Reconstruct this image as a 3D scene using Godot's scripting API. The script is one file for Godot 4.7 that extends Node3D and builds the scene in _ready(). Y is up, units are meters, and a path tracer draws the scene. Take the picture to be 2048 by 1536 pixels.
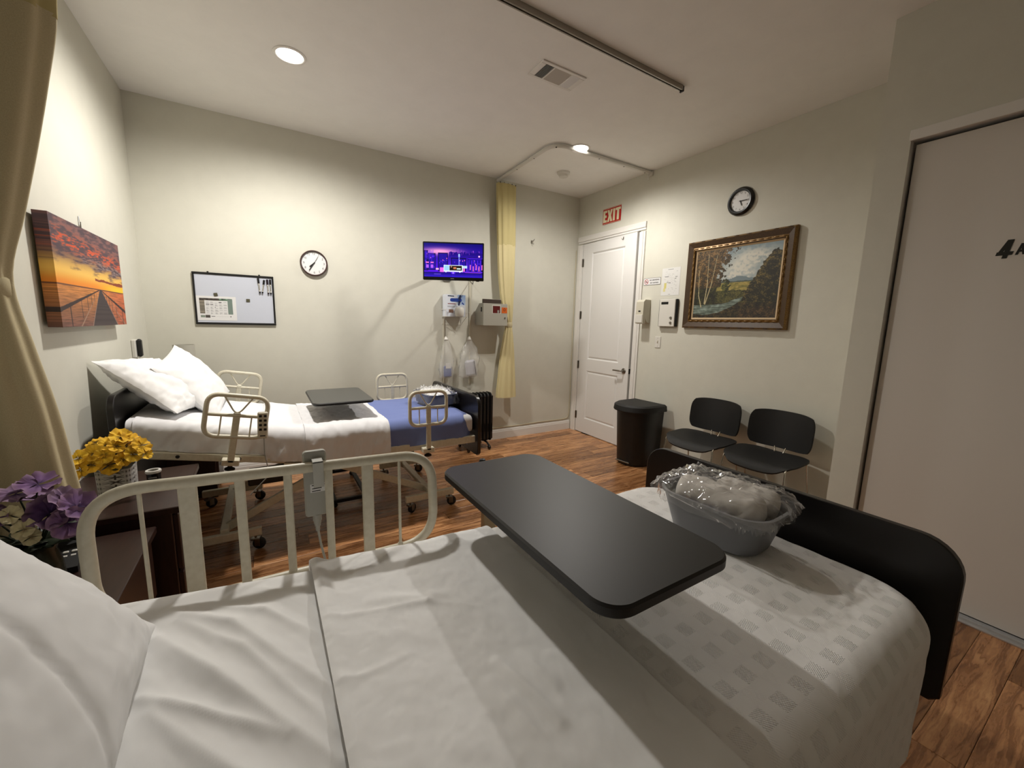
extends Node3D
# A shared care-home room: two hospital beds, overbed tables, chairs, a closet and two downlights.
# Axes: x runs along the back wall (0 = left wall), z from the back wall towards the viewer, y up.

const W := 4.356      # right wall
const H := 3.039      # ceiling
const D := 5.7        # wall behind the viewer
const CX := 3.70      # face of the built-in closet
const CZ := 3.246     # corner of the built-in closet
const T := 0.12       # wall thickness

var M := {}
var taken := {}
var rng := RandomNumberGenerator.new()
var fn := FastNoiseLite.new()

func _ready() -> void:
	rng.seed = 4711
	fn.seed = 12
	fn.noise_type = FastNoiseLite.TYPE_SIMPLEX_SMOOTH
	fn.fractal_type = FastNoiseLite.FRACTAL_FBM
	fn.frequency = 1.0
	# ---- camera, surroundings, exposure
	var cam := Camera3D.new()
	cam.name = "camera"
	cam.fov = rad_to_deg(2.0 * atan(768.0 / 803.86))
	cam.position = Vector3(0.7961, 1.425, 4.231)
	cam.rotation = Vector3(-0.14904, -0.55077, 0.02373)
	cam.near = 0.03
	add_child(cam)
	var env := Environment.new()
	env.background_mode = Environment.BG_COLOR
	env.background_color = Color.BLACK
	env.tonemap_mode = Environment.TONE_MAPPER_LINEAR
	env.tonemap_exposure = EXPOSURE
	env.sdfgi_enabled = true
	env.ssao_enabled = true
	env.ssil_enabled = true
	var we := WorldEnvironment.new()
	we.name = "surroundings"
	we.environment = env
	add_child(we)
	# ---- the two recessed ceiling downlights are the only lamps that are on
	materials()
	downlight(Vector3(1.027, H, 1.128), "round recessed ceiling downlight above the far bed")
	downlight(Vector3(3.373, H, 1.134), "round recessed ceiling downlight beside the curved curtain track")
	room()
	door_and_right_wall()
	closet()
	back_wall()
	left_wall()
	ceiling_things()
	far_bed()
	near_bed()
	bedside()
	floor_things()

const EXPOSURE := 1.0
const LAMP_ENERGY := 4.9
const LAMP_COLOR := Color(1.0, 0.98, 0.95)

# ------------------------------------------------------------------ nodes
func numbered(called: String) -> String:
	if not taken.has(called):
		taken[called] = 0
		return called
	taken[called] += 1
	return "%s_%03d" % [called, taken[called]]

func tag(o: Node, label: String, category: String, group := "") -> void:
	o.set_meta("label", label)
	o.set_meta("category", category)
	if group != "":
		o.set_meta("group", group)

func thing(called: String, label: String, category: String, at := Vector3.ZERO, turn := Vector3.ZERO, group := "") -> Node3D:
	var o := Node3D.new()
	o.name = numbered(called)
	o.position = at
	o.rotation = turn
	tag(o, label, category, group)
	add_child(o)
	return o

func part(parent: Node, called: String, mesh: Mesh, m: Material, at := Vector3.ZERO, turn := Vector3.ZERO) -> MeshInstance3D:
	var o := MeshInstance3D.new()
	o.name = called
	o.mesh = mesh
	o.material_override = m
	o.position = at
	o.rotation = turn
	parent.add_child(o, true)
	return o

func single(called: String, label: String, category: String, mesh: Mesh, m: Material, at := Vector3.ZERO, turn := Vector3.ZERO, group := "") -> MeshInstance3D:
	var o := part(self, numbered(called), mesh, m, at, turn)
	tag(o, label, category, group)
	return o

func struct(called: String, mesh: Mesh, m: Material, at := Vector3.ZERO, turn := Vector3.ZERO) -> MeshInstance3D:
	var o := part(self, numbered(called), mesh, m, at, turn)
	o.set_meta("kind", "structure")
	return o

# ------------------------------------------------------------------ materials
func mat(color: Color, rough := 0.6, metal := 0.0, spec := 0.5) -> StandardMaterial3D:
	var m := StandardMaterial3D.new()
	m.albedo_color = color
	m.roughness = rough
	m.metallic = metal
	m.metallic_specular = spec
	return m

func noise_tex(freq: float, a: Color, b: Color, size := 256, kind := 0, octaves := 4) -> NoiseTexture2D:
	var n := FastNoiseLite.new()
	n.noise_type = FastNoiseLite.TYPE_SIMPLEX_SMOOTH if kind == 0 else FastNoiseLite.TYPE_CELLULAR
	n.frequency = freq
	n.fractal_octaves = octaves
	n.seed = 5
	var g := Gradient.new()
	g.set_color(0, a)
	g.set_color(1, b)
	var t := NoiseTexture2D.new()
	t.width = size
	t.height = size
	t.seamless = true
	t.noise = n
	t.color_ramp = g
	return t

func triplanar(m: StandardMaterial3D, scale: float) -> void:
	m.uv1_triplanar = true
	m.uv1_world_triplanar = true
	m.uv1_scale = Vector3(scale, scale, scale)

func image_mat(im: Image, rough := 0.6) -> StandardMaterial3D:
	var m := mat(Color.WHITE, rough)
	m.albedo_texture = ImageTexture.create_from_image(im)
	m.texture_repeat = false
	return m

func materials() -> void:
	var grey := noise_tex(0.02, Color(0.985, 0.985, 0.985), Color.WHITE)
	var fine := noise_tex(0.25, Color(0.35, 0.35, 0.35), Color(0.65, 0.65, 0.65), 256, 0, 2)
	var w := mat(Color(0.845, 0.838, 0.79), 0.75, 0.0, 0.3)
	w.albedo_texture = grey
	w.heightmap_enabled = true
	w.heightmap_texture = fine
	w.heightmap_scale = 0.02
	triplanar(w, 1.2)
	M.wall = w
	var c := mat(Color(0.955, 0.95, 0.935), 0.85, 0.0, 0.2)
	c.albedo_texture = grey
	triplanar(c, 0.8)
	M.ceiling = c
	M.trim = mat(Color(0.90, 0.89, 0.87), 0.35)
	M.door = mat(Color(0.89, 0.885, 0.875), 0.4)
	M.closet = mat(Color(0.87, 0.85, 0.82), 0.55)
	M.chrome = mat(Color(0.80, 0.78, 0.74), 0.12, 1.0)
	M.steel = mat(Color(0.55, 0.53, 0.50), 0.3, 1.0)
	M.black = mat(Color(0.035, 0.035, 0.037), 0.45)
	M.black_matte = mat(Color(0.05, 0.05, 0.052), 0.6)
	M.black_gloss = mat(Color(0.02, 0.02, 0.02), 0.25)
	var cr := mat(Color(0.86, 0.84, 0.765), 0.38)
	cr.albedo_texture = noise_tex(0.05, Color(0.93, 0.92, 0.9), Color.WHITE)
	triplanar(cr, 3.0)
	M.cream = cr
	M.beige_plastic = mat(Color(0.80, 0.78, 0.71), 0.5)
	M.white_plastic = mat(Color(0.86, 0.85, 0.82), 0.4)
	M.grey_plastic = mat(Color(0.62, 0.62, 0.60), 0.45)
	var tt := mat(Color(0.20, 0.195, 0.195), 0.42, 0.0, 0.7)
	tt.roughness_texture = noise_tex(0.08, Color(0.8, 0.8, 0.8), Color.WHITE, 256, 0, 3)
	tt.heightmap_enabled = true
	tt.heightmap_texture = fine
	tt.heightmap_scale = 0.02
	triplanar(tt, 6.0)
	M.table_top = tt
	M.far_table_top = mat(Color(0.30, 0.30, 0.285), 0.5)
	M.board = mat(Color(0.055, 0.042, 0.038), 0.32)
	var dw := mat(Color(0.20, 0.115, 0.085), 0.38)
	dw.albedo_texture = noise_tex(0.03, Color(0.75, 0.72, 0.7), Color.WHITE)
	dw.uv1_triplanar = true
	dw.uv1_world_triplanar = true
	dw.uv1_scale = Vector3(6.0, 1.0, 1.0)
	M.dark_wood = dw
	var weave := weave_tex()
	M.sheet = cloth_mat(Color(0.955, 0.955, 0.95), null, 0.0)
	M.pillow = cloth_mat(Color(0.95, 0.95, 0.95), null, 0.0)
	M.sheet_far = cloth_mat(Color(0.90, 0.90, 0.91), null, 0.0)
	M.blue = cloth_mat(Color(0.50, 0.55, 0.74), noise_tex(0.2, Color(0.85, 0.87, 0.92), Color.WHITE), 30.0)
	var bl := cloth_mat(Color(0.945, 0.94, 0.93), null, 0.0)
	bl.heightmap_enabled = true
	bl.heightmap_texture = weave
	bl.heightmap_scale = 0.18
	bl.uv1_scale = Vector3(7.0, 7.0, 1.0)
	M.blanket = bl
	M.curtain = cloth_mat(Color(0.87, 0.825, 0.69), noise_tex(0.15, Color(0.9, 0.89, 0.86), Color.WHITE), 6.0)
	M.curtain.backlight_enabled = true
	M.curtain.backlight = Color(0.25, 0.22, 0.14)
	M.curtain_yellow = cloth_mat(Color(0.91, 0.865, 0.69), noise_tex(0.15, Color(0.88, 0.86, 0.8), Color.WHITE), 6.0)
	M.curtain_yellow.backlight_enabled = true
	M.curtain_yellow.backlight = Color(0.3, 0.26, 0.14)
	M.net = cloth_mat(Color(0.90, 0.845, 0.63), noise_tex(0.4, Color(0.75, 0.74, 0.7), Color.WHITE), 14.0)
	M.net.backlight_enabled = true
	M.net.backlight = Color(0.35, 0.3, 0.16)
	var film := mat(Color(0.95, 0.95, 0.95, 0.05), 0.08)
	film.transparency = BaseMaterial3D.TRANSPARENCY_ALPHA
	M.film = film
	var bag := mat(Color(0.96, 0.96, 0.95, 0.22), 0.2)
	bag.transparency = BaseMaterial3D.TRANSPARENCY_ALPHA
	M.bag = bag
	M.towel = cloth_mat(Color(0.90, 0.88, 0.85), noise_tex(0.3, Color(0.8, 0.8, 0.8), Color.WHITE), 20.0)
	M.paper = mat(Color(0.90, 0.90, 0.90), 0.7)
	M.red = mat(Color(0.70, 0.10, 0.08), 0.5)
	M.print_black = mat(Color(0.03, 0.03, 0.03), 0.6)

func cloth_mat(color: Color, tex: Texture2D, scale: float) -> StandardMaterial3D:
	var m := mat(color, 0.9, 0.0, 0.25)
	m.rim_enabled = true
	m.rim = 0.15
	m.rim_tint = 0.6
	if tex:
		m.albedo_texture = tex
		triplanar(m, scale)
	return m

# blocks of raised threads, as in a thermal blanket with a squared pattern
func weave_tex() -> ImageTexture:
	var im := Image.create(256, 256, false, Image.FORMAT_RGB8)
	for y in 256:
		for x in 256:
			var bxx := x / 64
			var byy := y / 64
			var v := 0.5
			if bxx % 2 == 0 and byy % 2 == 0:
				v = 0.5 + 0.5 * sin(x * TAU / 10.67) * sin(y * TAU / 10.67)
			elif bxx % 2 == 1 and byy % 2 == 1:
				v = 0.5 + 0.16 * sin(x * TAU / 10.67) * sin(y * TAU / 10.67)
			im.set_pixel(x, y, Color(v, v, v))
	return ImageTexture.create_from_image(im)

# ------------------------------------------------------------------ mesh building
class MB:
	var st := SurfaceTool.new()
	var group := 0
	func _init() -> void:
		st.begin(Mesh.PRIMITIVE_TRIANGLES)
	func tri(a: Vector3, b: Vector3, c: Vector3) -> void:
		st.add_vertex(a)
		st.add_vertex(b)
		st.add_vertex(c)
	func quad(a: Vector3, b: Vector3, c: Vector3, d: Vector3) -> void:
		tri(a, b, c)
		tri(a, c, d)
	func quv(a: Vector3, b: Vector3, c: Vector3, d: Vector3, ua: Vector2, ub: Vector2, uc: Vector2, ud: Vector2) -> void:
		var p := [a, b, c, a, c, d]
		var u := [ua, ub, uc, ua, uc, ud]
		for i in 6:
			st.set_uv(u[i])
			st.add_vertex(p[i])
	func smooth() -> void:
		group += 1
		st.set_smooth_group(group)
	func flat() -> void:
		st.set_smooth_group(-1)
	func done() -> ArrayMesh:
		st.generate_normals()
		return st.commit()

	# box with chamfered edges
	func box(c: Vector3, s: Vector3, b := 0.0, t := Transform3D.IDENTITY) -> MB:
		flat()
		var h := s / 2.0
		b = minf(b, 0.49 * minf(s.x, minf(s.y, s.z)))
		if b <= 0.0:
			var v := []
			for i in 8:
				v.append(t * (c + Vector3(h.x if i & 1 else -h.x, h.y if i & 2 else -h.y, h.z if i & 4 else -h.z)))
			for f in [[0, 2, 3, 1], [4, 5, 7, 6], [0, 4, 6, 2], [1, 3, 7, 5], [2, 6, 7, 3], [0, 1, 5, 4]]:
				quad(v[f[0]], v[f[1]], v[f[2]], v[f[3]])
			return self
		var P := func(sx: float, sy: float, sz: float, axis: int) -> Vector3:
			var q := Vector3(sx * (h.x - b), sy * (h.y - b), sz * (h.z - b))
			q[axis] = [sx, sy, sz][axis] * h[axis]
			return t * (c + q)
		for a in 3:
			var u := (a + 1) % 3
			var w := (a + 2) % 3
			for s1 in [-1.0, 1.0]:
				var q := []
				for k in [[-1.0, -1.0], [1.0, -1.0], [1.0, 1.0], [-1.0, 1.0]]:
					var g := [0.0, 0.0, 0.0]
					g[a] = s1
					g[u] = k[0]
					g[w] = k[1]
					q.append(P.call(g[0], g[1], g[2], a))
				if s1 > 0:
					quad(q[0], q[3], q[2], q[1])
				else:
					quad(q[0], q[1], q[2], q[3])
		for a in 3:      # edges along axis a
			var u := (a + 1) % 3
			var w := (a + 2) % 3
			for su in [-1.0, 1.0]:
				for sw in [-1.0, 1.0]:
					var q := []
					for k in [[-1.0, u], [1.0, u], [1.0, w], [-1.0, w]]:
						var g := [0.0, 0.0, 0.0]
						g[a] = k[0]
						g[u] = su
						g[w] = sw
						q.append(P.call(g[0], g[1], g[2], k[1]))
					if su * sw > 0:
						quad(q[0], q[1], q[2], q[3])
					else:
						quad(q[0], q[3], q[2], q[1])
		for sx in [-1.0, 1.0]:
			for sy in [-1.0, 1.0]:
				for sz in [-1.0, 1.0]:
					var x0: Vector3 = P.call(sx, sy, sz, 0)
					var y0: Vector3 = P.call(sx, sy, sz, 1)
					var z0: Vector3 = P.call(sx, sy, sz, 2)
					if sx * sy * sz > 0:
						tri(x0, z0, y0)
					else:
						tri(x0, y0, z0)
		return self

	# round tube along points; rx/ry allow an oval section
	func tube(pts: Array, r: float, seg := 10, caps := true, flatten := 1.0) -> MB:
		var n := pts.size()
		var rings := []
		var up := Vector3.UP
		var d0: Vector3 = (pts[1] - pts[0]).normalized()
		if absf(d0.dot(up)) > 0.95:
			up = Vector3.RIGHT
		var side := d0.cross(up).normalized()
		for i in n:
			var d: Vector3
			if i == 0:
				d = (pts[1] - pts[0]).normalized()
			elif i == n - 1:
				d = (pts[n - 1] - pts[n - 2]).normalized()
			else:
				d = ((pts[i] - pts[i - 1]).normalized() + (pts[i + 1] - pts[i]).normalized()).normalized()
			side = (side - d * side.dot(d)).normalized()
			var nrm := side.cross(d).normalized()
			var ring := []
			for k in seg:
				var a := TAU * k / seg
				ring.append(pts[i] + side * cos(a) * r + nrm * sin(a) * r * flatten)
			rings.append(ring)
		smooth()
		for i in n - 1:
			for k in seg:
				var k2 := (k + 1) % seg
				quad(rings[i][k], rings[i + 1][k], rings[i + 1][k2], rings[i][k2])
		if caps:
			flat()
			for k in range(1, seg - 1):
				tri(rings[0][0], rings[0][k], rings[0][k + 1])
				tri(rings[n - 1][0], rings[n - 1][k + 1], rings[n - 1][k])
		return self

	# turned shape: profile of (radius, height) from bottom to top
	func lathe(prof: Array, seg := 24, c := Vector3.ZERO, t := Transform3D.IDENTITY) -> MB:
		smooth()
		for i in prof.size() - 1:
			if i > 0:
				var d1: Vector2 = (prof[i] - prof[i - 1]).normalized()
				var d2: Vector2 = (prof[i + 1] - prof[i]).normalized()
				if d1.dot(d2) < 0.75:
					smooth()
			for k in seg:
				var a := TAU * k / seg
				var b := TAU * (k + 1) / seg
				var p: Vector2 = prof[i]
				var q: Vector2 = prof[i + 1]
				var v0 := t * (c + Vector3(cos(a) * p.x, p.y, sin(a) * p.x))
				var v1 := t * (c + Vector3(cos(b) * p.x, p.y, sin(b) * p.x))
				var v2 := t * (c + Vector3(cos(b) * q.x, q.y, sin(b) * q.x))
				var v3 := t * (c + Vector3(cos(a) * q.x, q.y, sin(a) * q.x))
				if p.x > 1e-6:
					tri(v0, v1, v2)
				if q.x > 1e-6:
					tri(v0, v2, v3)
		return self

	# polygon in xy, pushed out from z0 to z1
	func prism(poly: PackedVector2Array, z0: float, z1: float, t := Transform3D.IDENTITY, sides_smooth := false) -> MB:
		flat()
		if not Geometry2D.is_polygon_clockwise(poly):
			poly = poly.duplicate()
			poly.reverse()
		var idx := Geometry2D.triangulate_polygon(poly)
		for i in range(0, idx.size(), 3):
			var a := poly[idx[i]]
			var b := poly[idx[i + 1]]
			var c := poly[idx[i + 2]]
			if (b - a).cross(c - a) > 0:
				var s := b
				b = c
				c = s
			tri(t * Vector3(a.x, a.y, z1), t * Vector3(b.x, b.y, z1), t * Vector3(c.x, c.y, z1))
			tri(t * Vector3(a.x, a.y, z0), t * Vector3(c.x, c.y, z0), t * Vector3(b.x, b.y, z0))
		if sides_smooth:
			smooth()
		for i in poly.size():
			var p := poly[i]
			var q := poly[(i + 1) % poly.size()]
			quad(t * Vector3(p.x, p.y, z1), t * Vector3(p.x, p.y, z0), t * Vector3(q.x, q.y, z0), t * Vector3(q.x, q.y, z1))
		return self

	# flat plate in xz with rounded corners and eased edges, from y0 up to y0 + h
	func slab(w: float, d: float, r: float, y0: float, h: float, b := 0.003, c := Vector3.ZERO, n := 6) -> MB:
		var lo := rr(w, d, r, n)
		var inn := rr(w - 2 * b, d - 2 * b, maxf(r - b, 0.0005), n)
		var k := lo.size()
		flat()
		for i in range(1, k - 1):
			tri(c + Vector3(inn[0].x, y0 + h, inn[0].y), c + Vector3(inn[i].x, y0 + h, inn[i].y), c + Vector3(inn[i + 1].x, y0 + h, inn[i + 1].y))
			tri(c + Vector3(inn[0].x, y0, inn[0].y), c + Vector3(inn[i + 1].x, y0, inn[i + 1].y), c + Vector3(inn[i].x, y0, inn[i].y))
		var rings := [[inn, y0], [lo, y0 + b], [lo, y0 + h - b], [inn, y0 + h]]
		for s in 3:
			smooth()
			for i in k:
				var j := (i + 1) % k
				var A: PackedVector2Array = rings[s][0]
				var B: PackedVector2Array = rings[s + 1][0]
				quad(c + Vector3(A[i].x, rings[s][1], A[i].y), c + Vector3(A[j].x, rings[s][1], A[j].y), c + Vector3(B[j].x, rings[s + 1][1], B[j].y), c + Vector3(B[i].x, rings[s + 1][1], B[i].y))
		return self

	static func rr(w: float, d: float, r: float, n := 6) -> PackedVector2Array:
		var o := PackedVector2Array()
		r = minf(r, minf(w, d) / 2.0)
		for q in 4:
			var cx := (w / 2 - r) * (1.0 if q == 0 or q == 3 else -1.0)
			var cy := (d / 2 - r) * (1.0 if q < 2 else -1.0)
			for i in n + 1:
				var a := PI / 2 * (q + float(i) / n)
				o.append(Vector2(cx + cos(a) * r, cy + sin(a) * r))
		return o

# thin panel facing +z with the picture on its front
func panel(w: float, h: float, d: float) -> ArrayMesh:
	var m := MB.new()
	m.flat()
	var x := w / 2
	var y := h / 2
	m.quv(Vector3(-x, y, d), Vector3(x, y, d), Vector3(x, -y, d), Vector3(-x, -y, d), Vector2(0, 0), Vector2(1, 0), Vector2(1, 1), Vector2(0, 1))
	var e := 0.004
	for f in [[Vector3(-x, y, 0), Vector3(-x, y, d), Vector3(-x, -y, d), Vector3(-x, -y, 0), Vector2(e, 0), Vector2(e, 0), Vector2(e, 1), Vector2(e, 1)],
			[Vector3(x, y, d), Vector3(x, y, 0), Vector3(x, -y, 0), Vector3(x, -y, d), Vector2(1 - e, 0), Vector2(1 - e, 0), Vector2(1 - e, 1), Vector2(1 - e, 1)],
			[Vector3(-x, y, 0), Vector3(x, y, 0), Vector3(x, y, d), Vector3(-x, y, d), Vector2(0, e), Vector2(1, e), Vector2(1, e), Vector2(0, e)],
			[Vector3(-x, -y, d), Vector3(x, -y, d), Vector3(x, -y, 0), Vector3(-x, -y, 0), Vector2(0, 1 - e), Vector2(1, 1 - e), Vector2(1, 1 - e), Vector2(0, 1 - e)]]:
		m.quv(f[0], f[1], f[2], f[3], f[4], f[5], f[6], f[7])
	return m.done()

func bx(s: Vector3, b := 0.0) -> ArrayMesh:
	return MB.new().box(Vector3.ZERO, s, b).done()

# polyline with its corners rounded by r
func rounded(pts: Array, r: float, n := 6, closed := false) -> Array:
	var o := []
	var k := pts.size()
	for i in k:
		if not closed and (i == 0 or i == k - 1):
			o.append(pts[i])
			continue
		var a: Vector3 = pts[(i + k - 1) % k]
		var b: Vector3 = pts[i]
		var c: Vector3 = pts[(i + 1) % k]
		var u := (a - b).normalized()
		var v := (c - b).normalized()
		var half := u.angle_to(v) / 2.0
		var dd := minf(r / tan(half), minf((a - b).length(), (c - b).length()) * 0.48)
		for j in n + 1:
			var s := float(j) / n
			var p := b + u * dd
			var q := b + v * dd
			o.append(p.lerp(b, s).lerp(b.lerp(q, s), s))
	if closed:
		o.append(o[0])
		o.append(o[1])
	return o

# surface P(u, v), u and v in 0..1, given a thickness along its normal
func shell(P: Callable, nu: int, nv: int, thick: float, uvs := Vector2.ZERO) -> ArrayMesh:
	var m := MB.new()
	var A := []
	var N := []
	for i in nu + 1:
		var row := []
		for j in nv + 1:
			row.append(P.call(float(i) / nu, float(j) / nv))
		A.append(row)
	for i in nu + 1:
		var row := []
		for j in nv + 1:
			var du: Vector3 = A[mini(i + 1, nu)][j] - A[maxi(i - 1, 0)][j]
			var dv: Vector3 = A[i][mini(j + 1, nv)] - A[i][maxi(j - 1, 0)]
			row.append(A[i][j] - du.cross(dv).normalized() * thick)
		N.append(row)
	m.smooth()
	for i in nu:
		for j in nv:
			if uvs == Vector2.ZERO:
				m.quad(A[i][j], A[i + 1][j], A[i + 1][j + 1], A[i][j + 1])
			else:
				m.quv(A[i][j], A[i + 1][j], A[i + 1][j + 1], A[i][j + 1], Vector2(i * uvs.x / nu, j * uvs.y / nv), Vector2((i + 1) * uvs.x / nu, j * uvs.y / nv), Vector2((i + 1) * uvs.x / nu, (j + 1) * uvs.y / nv), Vector2(i * uvs.x / nu, (j + 1) * uvs.y / nv))
	if thick == 0.0:
		return m.done()
	m.smooth()
	for i in nu:
		for j in nv:
			m.quad(N[i][j], N[i][j + 1], N[i + 1][j + 1], N[i + 1][j])
	m.smooth()
	for i in nu:
		m.quad(A[i][0], N[i][0], N[i + 1][0], A[i + 1][0])
		m.quad(A[i][nv], A[i + 1][nv], N[i + 1][nv], N[i][nv])
	for j in nv:
		m.quad(A[0][j], A[0][j + 1], N[0][j + 1], N[0][j])
		m.quad(A[nu][j], N[nu][j], N[nu][j + 1], A[nu][j + 1])
	return m.done()

func text_mesh(s: String, size: float, depth := 0.001, bold := false, font := "Droid Sans") -> TextMesh:
	var f := SystemFont.new()
	f.font_names = PackedStringArray([font])
	if bold:
		f.font_weight = 700
	var t := TextMesh.new()
	t.text = s
	t.font = f
	t.font_size = 64
	t.pixel_size = size / 64.0
	t.depth = depth
	t.curve_step = 2.0
	return t

func poly(a: Array) -> PackedVector2Array:
	var o := PackedVector2Array()
	for i in range(0, a.size(), 2):
		o.append(Vector2(a[i], a[i + 1]))
	return o

# ------------------------------------------------------------------ lamps
func downlight(at: Vector3, label: String) -> void:
	var t := thing("ceiling_light", label, "ceiling light", at, Vector3.ZERO, "recessed downlights")
	var ring := MB.new()
	ring.lathe([Vector2(0.076, 0.03), Vector2(0.076, -0.004), Vector2(0.080, -0.007), Vector2(0.092, -0.004), Vector2(0.094, -0.001)], 40)
	part(t, "trim_ring", ring.done(), M.trim)
	var glow := mat(Color(0.9, 0.9, 0.88), 0.5)
	glow.emission_enabled = true
	glow.emission = LAMP_COLOR
	glow.emission_energy_multiplier = 6.0
	var lens := MB.new().lathe([Vector2(0.0, 0.004), Vector2(0.0755, 0.004), Vector2(0.0755, 0.012), Vector2(0.0, 0.012)], 40)
	part(t, "lens", lens.done(), glow)
	part(t, "housing", MB.new().lathe([Vector2(0.0, 0.118), Vector2(0.079, 0.118), Vector2(0.079, 0.004)], 40).done(), M.trim)
	var l := SpotLight3D.new()
	l.name = "lamp_light"
	l.spot_angle = 84.0
	l.spot_angle_attenuation = 0.66
	l.light_size = 0.06
	l.light_color = LAMP_COLOR
	l.light_energy = LAMP_ENERGY
	l.spot_range = 20.0
	l.spot_attenuation = 2.0
	l.shadow_enabled = true
	l.position = Vector3(0, -0.01, 0)
	l.rotation = Vector3(-PI / 2, 0, 0)
	t.add_child(l)

# ------------------------------------------------------------------ the room
func csg_box(parent: Node, s: Vector3, at: Vector3, m: Material, cut := false) -> CSGBox3D:
	var b := CSGBox3D.new()
	b.name = "block"
	b.size = s
	b.position = at
	b.material = m
	if cut:
		b.operation = CSGShape3D.OPERATION_SUBTRACTION
	parent.add_child(b, true)
	return b

func room() -> void:
	struct("wall_back", MB.new().box(Vector3(W / 2, H / 2, -T / 2), Vector3(W + 2 * T, H, T)).done(), M.wall)
	struct("wall_left", MB.new().box(Vector3(-T / 2, H / 2, D / 2), Vector3(T, H, D)).done(), M.wall)
	struct("wall_front", MB.new().box(Vector3(W / 2, H / 2, D + T / 2), Vector3(W + 2 * T, H, T)).done(), M.wall)
	var wr := CSGBox3D.new()
	wr.name = "wall_right"
	wr.size = Vector3(T, H, D)
	wr.position = Vector3(W + T / 2, H / 2, D / 2)
	wr.material = M.wall
	wr.set_meta("kind", "structure")
	add_child(wr)
	csg_box(wr, Vector3(0.12, 2.46, 0.93), Vector3(-T / 2, -H / 2 + 1.23 - 0.006, 0.113 + 0.465 - D / 2), M.trim, true)
	var ce := CSGBox3D.new()
	ce.name = "ceiling"
	ce.size = Vector3(W + 2 * T, 0.13, D + 2 * T)
	ce.position = Vector3(W / 2, H + 0.065, D / 2)
	ce.material = M.ceiling
	ce.set_meta("kind", "structure")
	add_child(ce)
	for p in [Vector3(1.027, 0, 1.128), Vector3(3.373, 0, 1.134)]:
		var h := CSGCylinder3D.new()
		h.name = "hole"
		h.radius = 0.08
		h.height = 0.24
		h.sides = 40
		h.operation = CSGShape3D.OPERATION_SUBTRACTION
		h.material = M.trim
		h.position = Vector3(p.x - W / 2, -0.065, p.z - D / 2)
		ce.add_child(h, true)
	csg_box(ce, Vector3(0.27, 0.3, 0.136), Vector3(2.53 - W / 2, 0, 1.884 - D / 2), M.ceiling, true)
	floor_boards()
	# baseboards: a board with a moulded top edge
	var prof := poly([0, 0, 0.014, 0, 0.014, 0.088, 0.011, 0.096, 0.011, 0.104, 0.005, 0.122, 0, 0.124])
	var runs := [["baseboard_back", Vector3(0, 0, 0), W - 0.016, PI / 2], ["baseboard_left", Vector3(0, 0, D - 0.02), D - 0.04, PI],
		["baseboard_right", Vector3(W, 0, 1.125), CZ - 1.125, 0.0], ["baseboard_closet", Vector3(CX, 0, CZ), 0.115, 0.0]]
	for r in runs:
		var q: Vector3 = r[1]
		var L: float = r[2]
		var m := MB.new()
		var t: Transform3D
		if r[0] == "baseboard_back":      # profile x -> +z, run along +x
			t = Transform3D(Basis(Vector3(0, 0, 1), Vector3(0, 1, 0), Vector3(1, 0, 0)), q)
		elif r[0] == "baseboard_left":    # profile x -> +x, run along -z
			t = Transform3D(Basis(Vector3(1, 0, 0), Vector3(0, 1, 0), Vector3(0, 0, -1)), q)
		else:                             # profile x -> -x, run along +z
			t = Transform3D(Basis(Vector3(-1, 0, 0), Vector3(0, 1, 0), Vector3(0, 0, 1)), q)
		m.prism(prof, 0.0, L, t)
		struct(r[0], m.done(), M.trim)

func wood_image() -> Image:
	var w := 768
	var h := 384
	var im := Image.create(w, h, false, Image.FORMAT_RGB8)
	var dark := Color(0.47, 0.305, 0.185)
	var mid := Color(0.71, 0.50, 0.33)
	var light := Color(0.85, 0.65, 0.46)
	for y in h:
		for x in w:
			var u := x / 768.0
			var v := y / 384.0
			var warp := fn.get_noise_2d(u * 3.0, v * 9.0) * 0.05
			var a := fn.get_noise_2d(u * 4.5 + 7.0, (v + warp) * 46.0)
			var b := fn.get_noise_2d(u * 16.0 + 31.0, (v + warp) * 170.0)
			var c := fn.get_noise_2d(u * 2.2 + 90.0, (v + warp) * 14.0)
			var s := 0.52 + 0.55 * a + 0.25 * b + 0.5 * c
			var col := dark.lerp(mid, clampf(s * 1.6, 0.0, 1.0)).lerp(light, clampf((s - 0.55) * 1.9, 0.0, 1.0))
			im.set_pixel(x, y, col)
	return im

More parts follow.
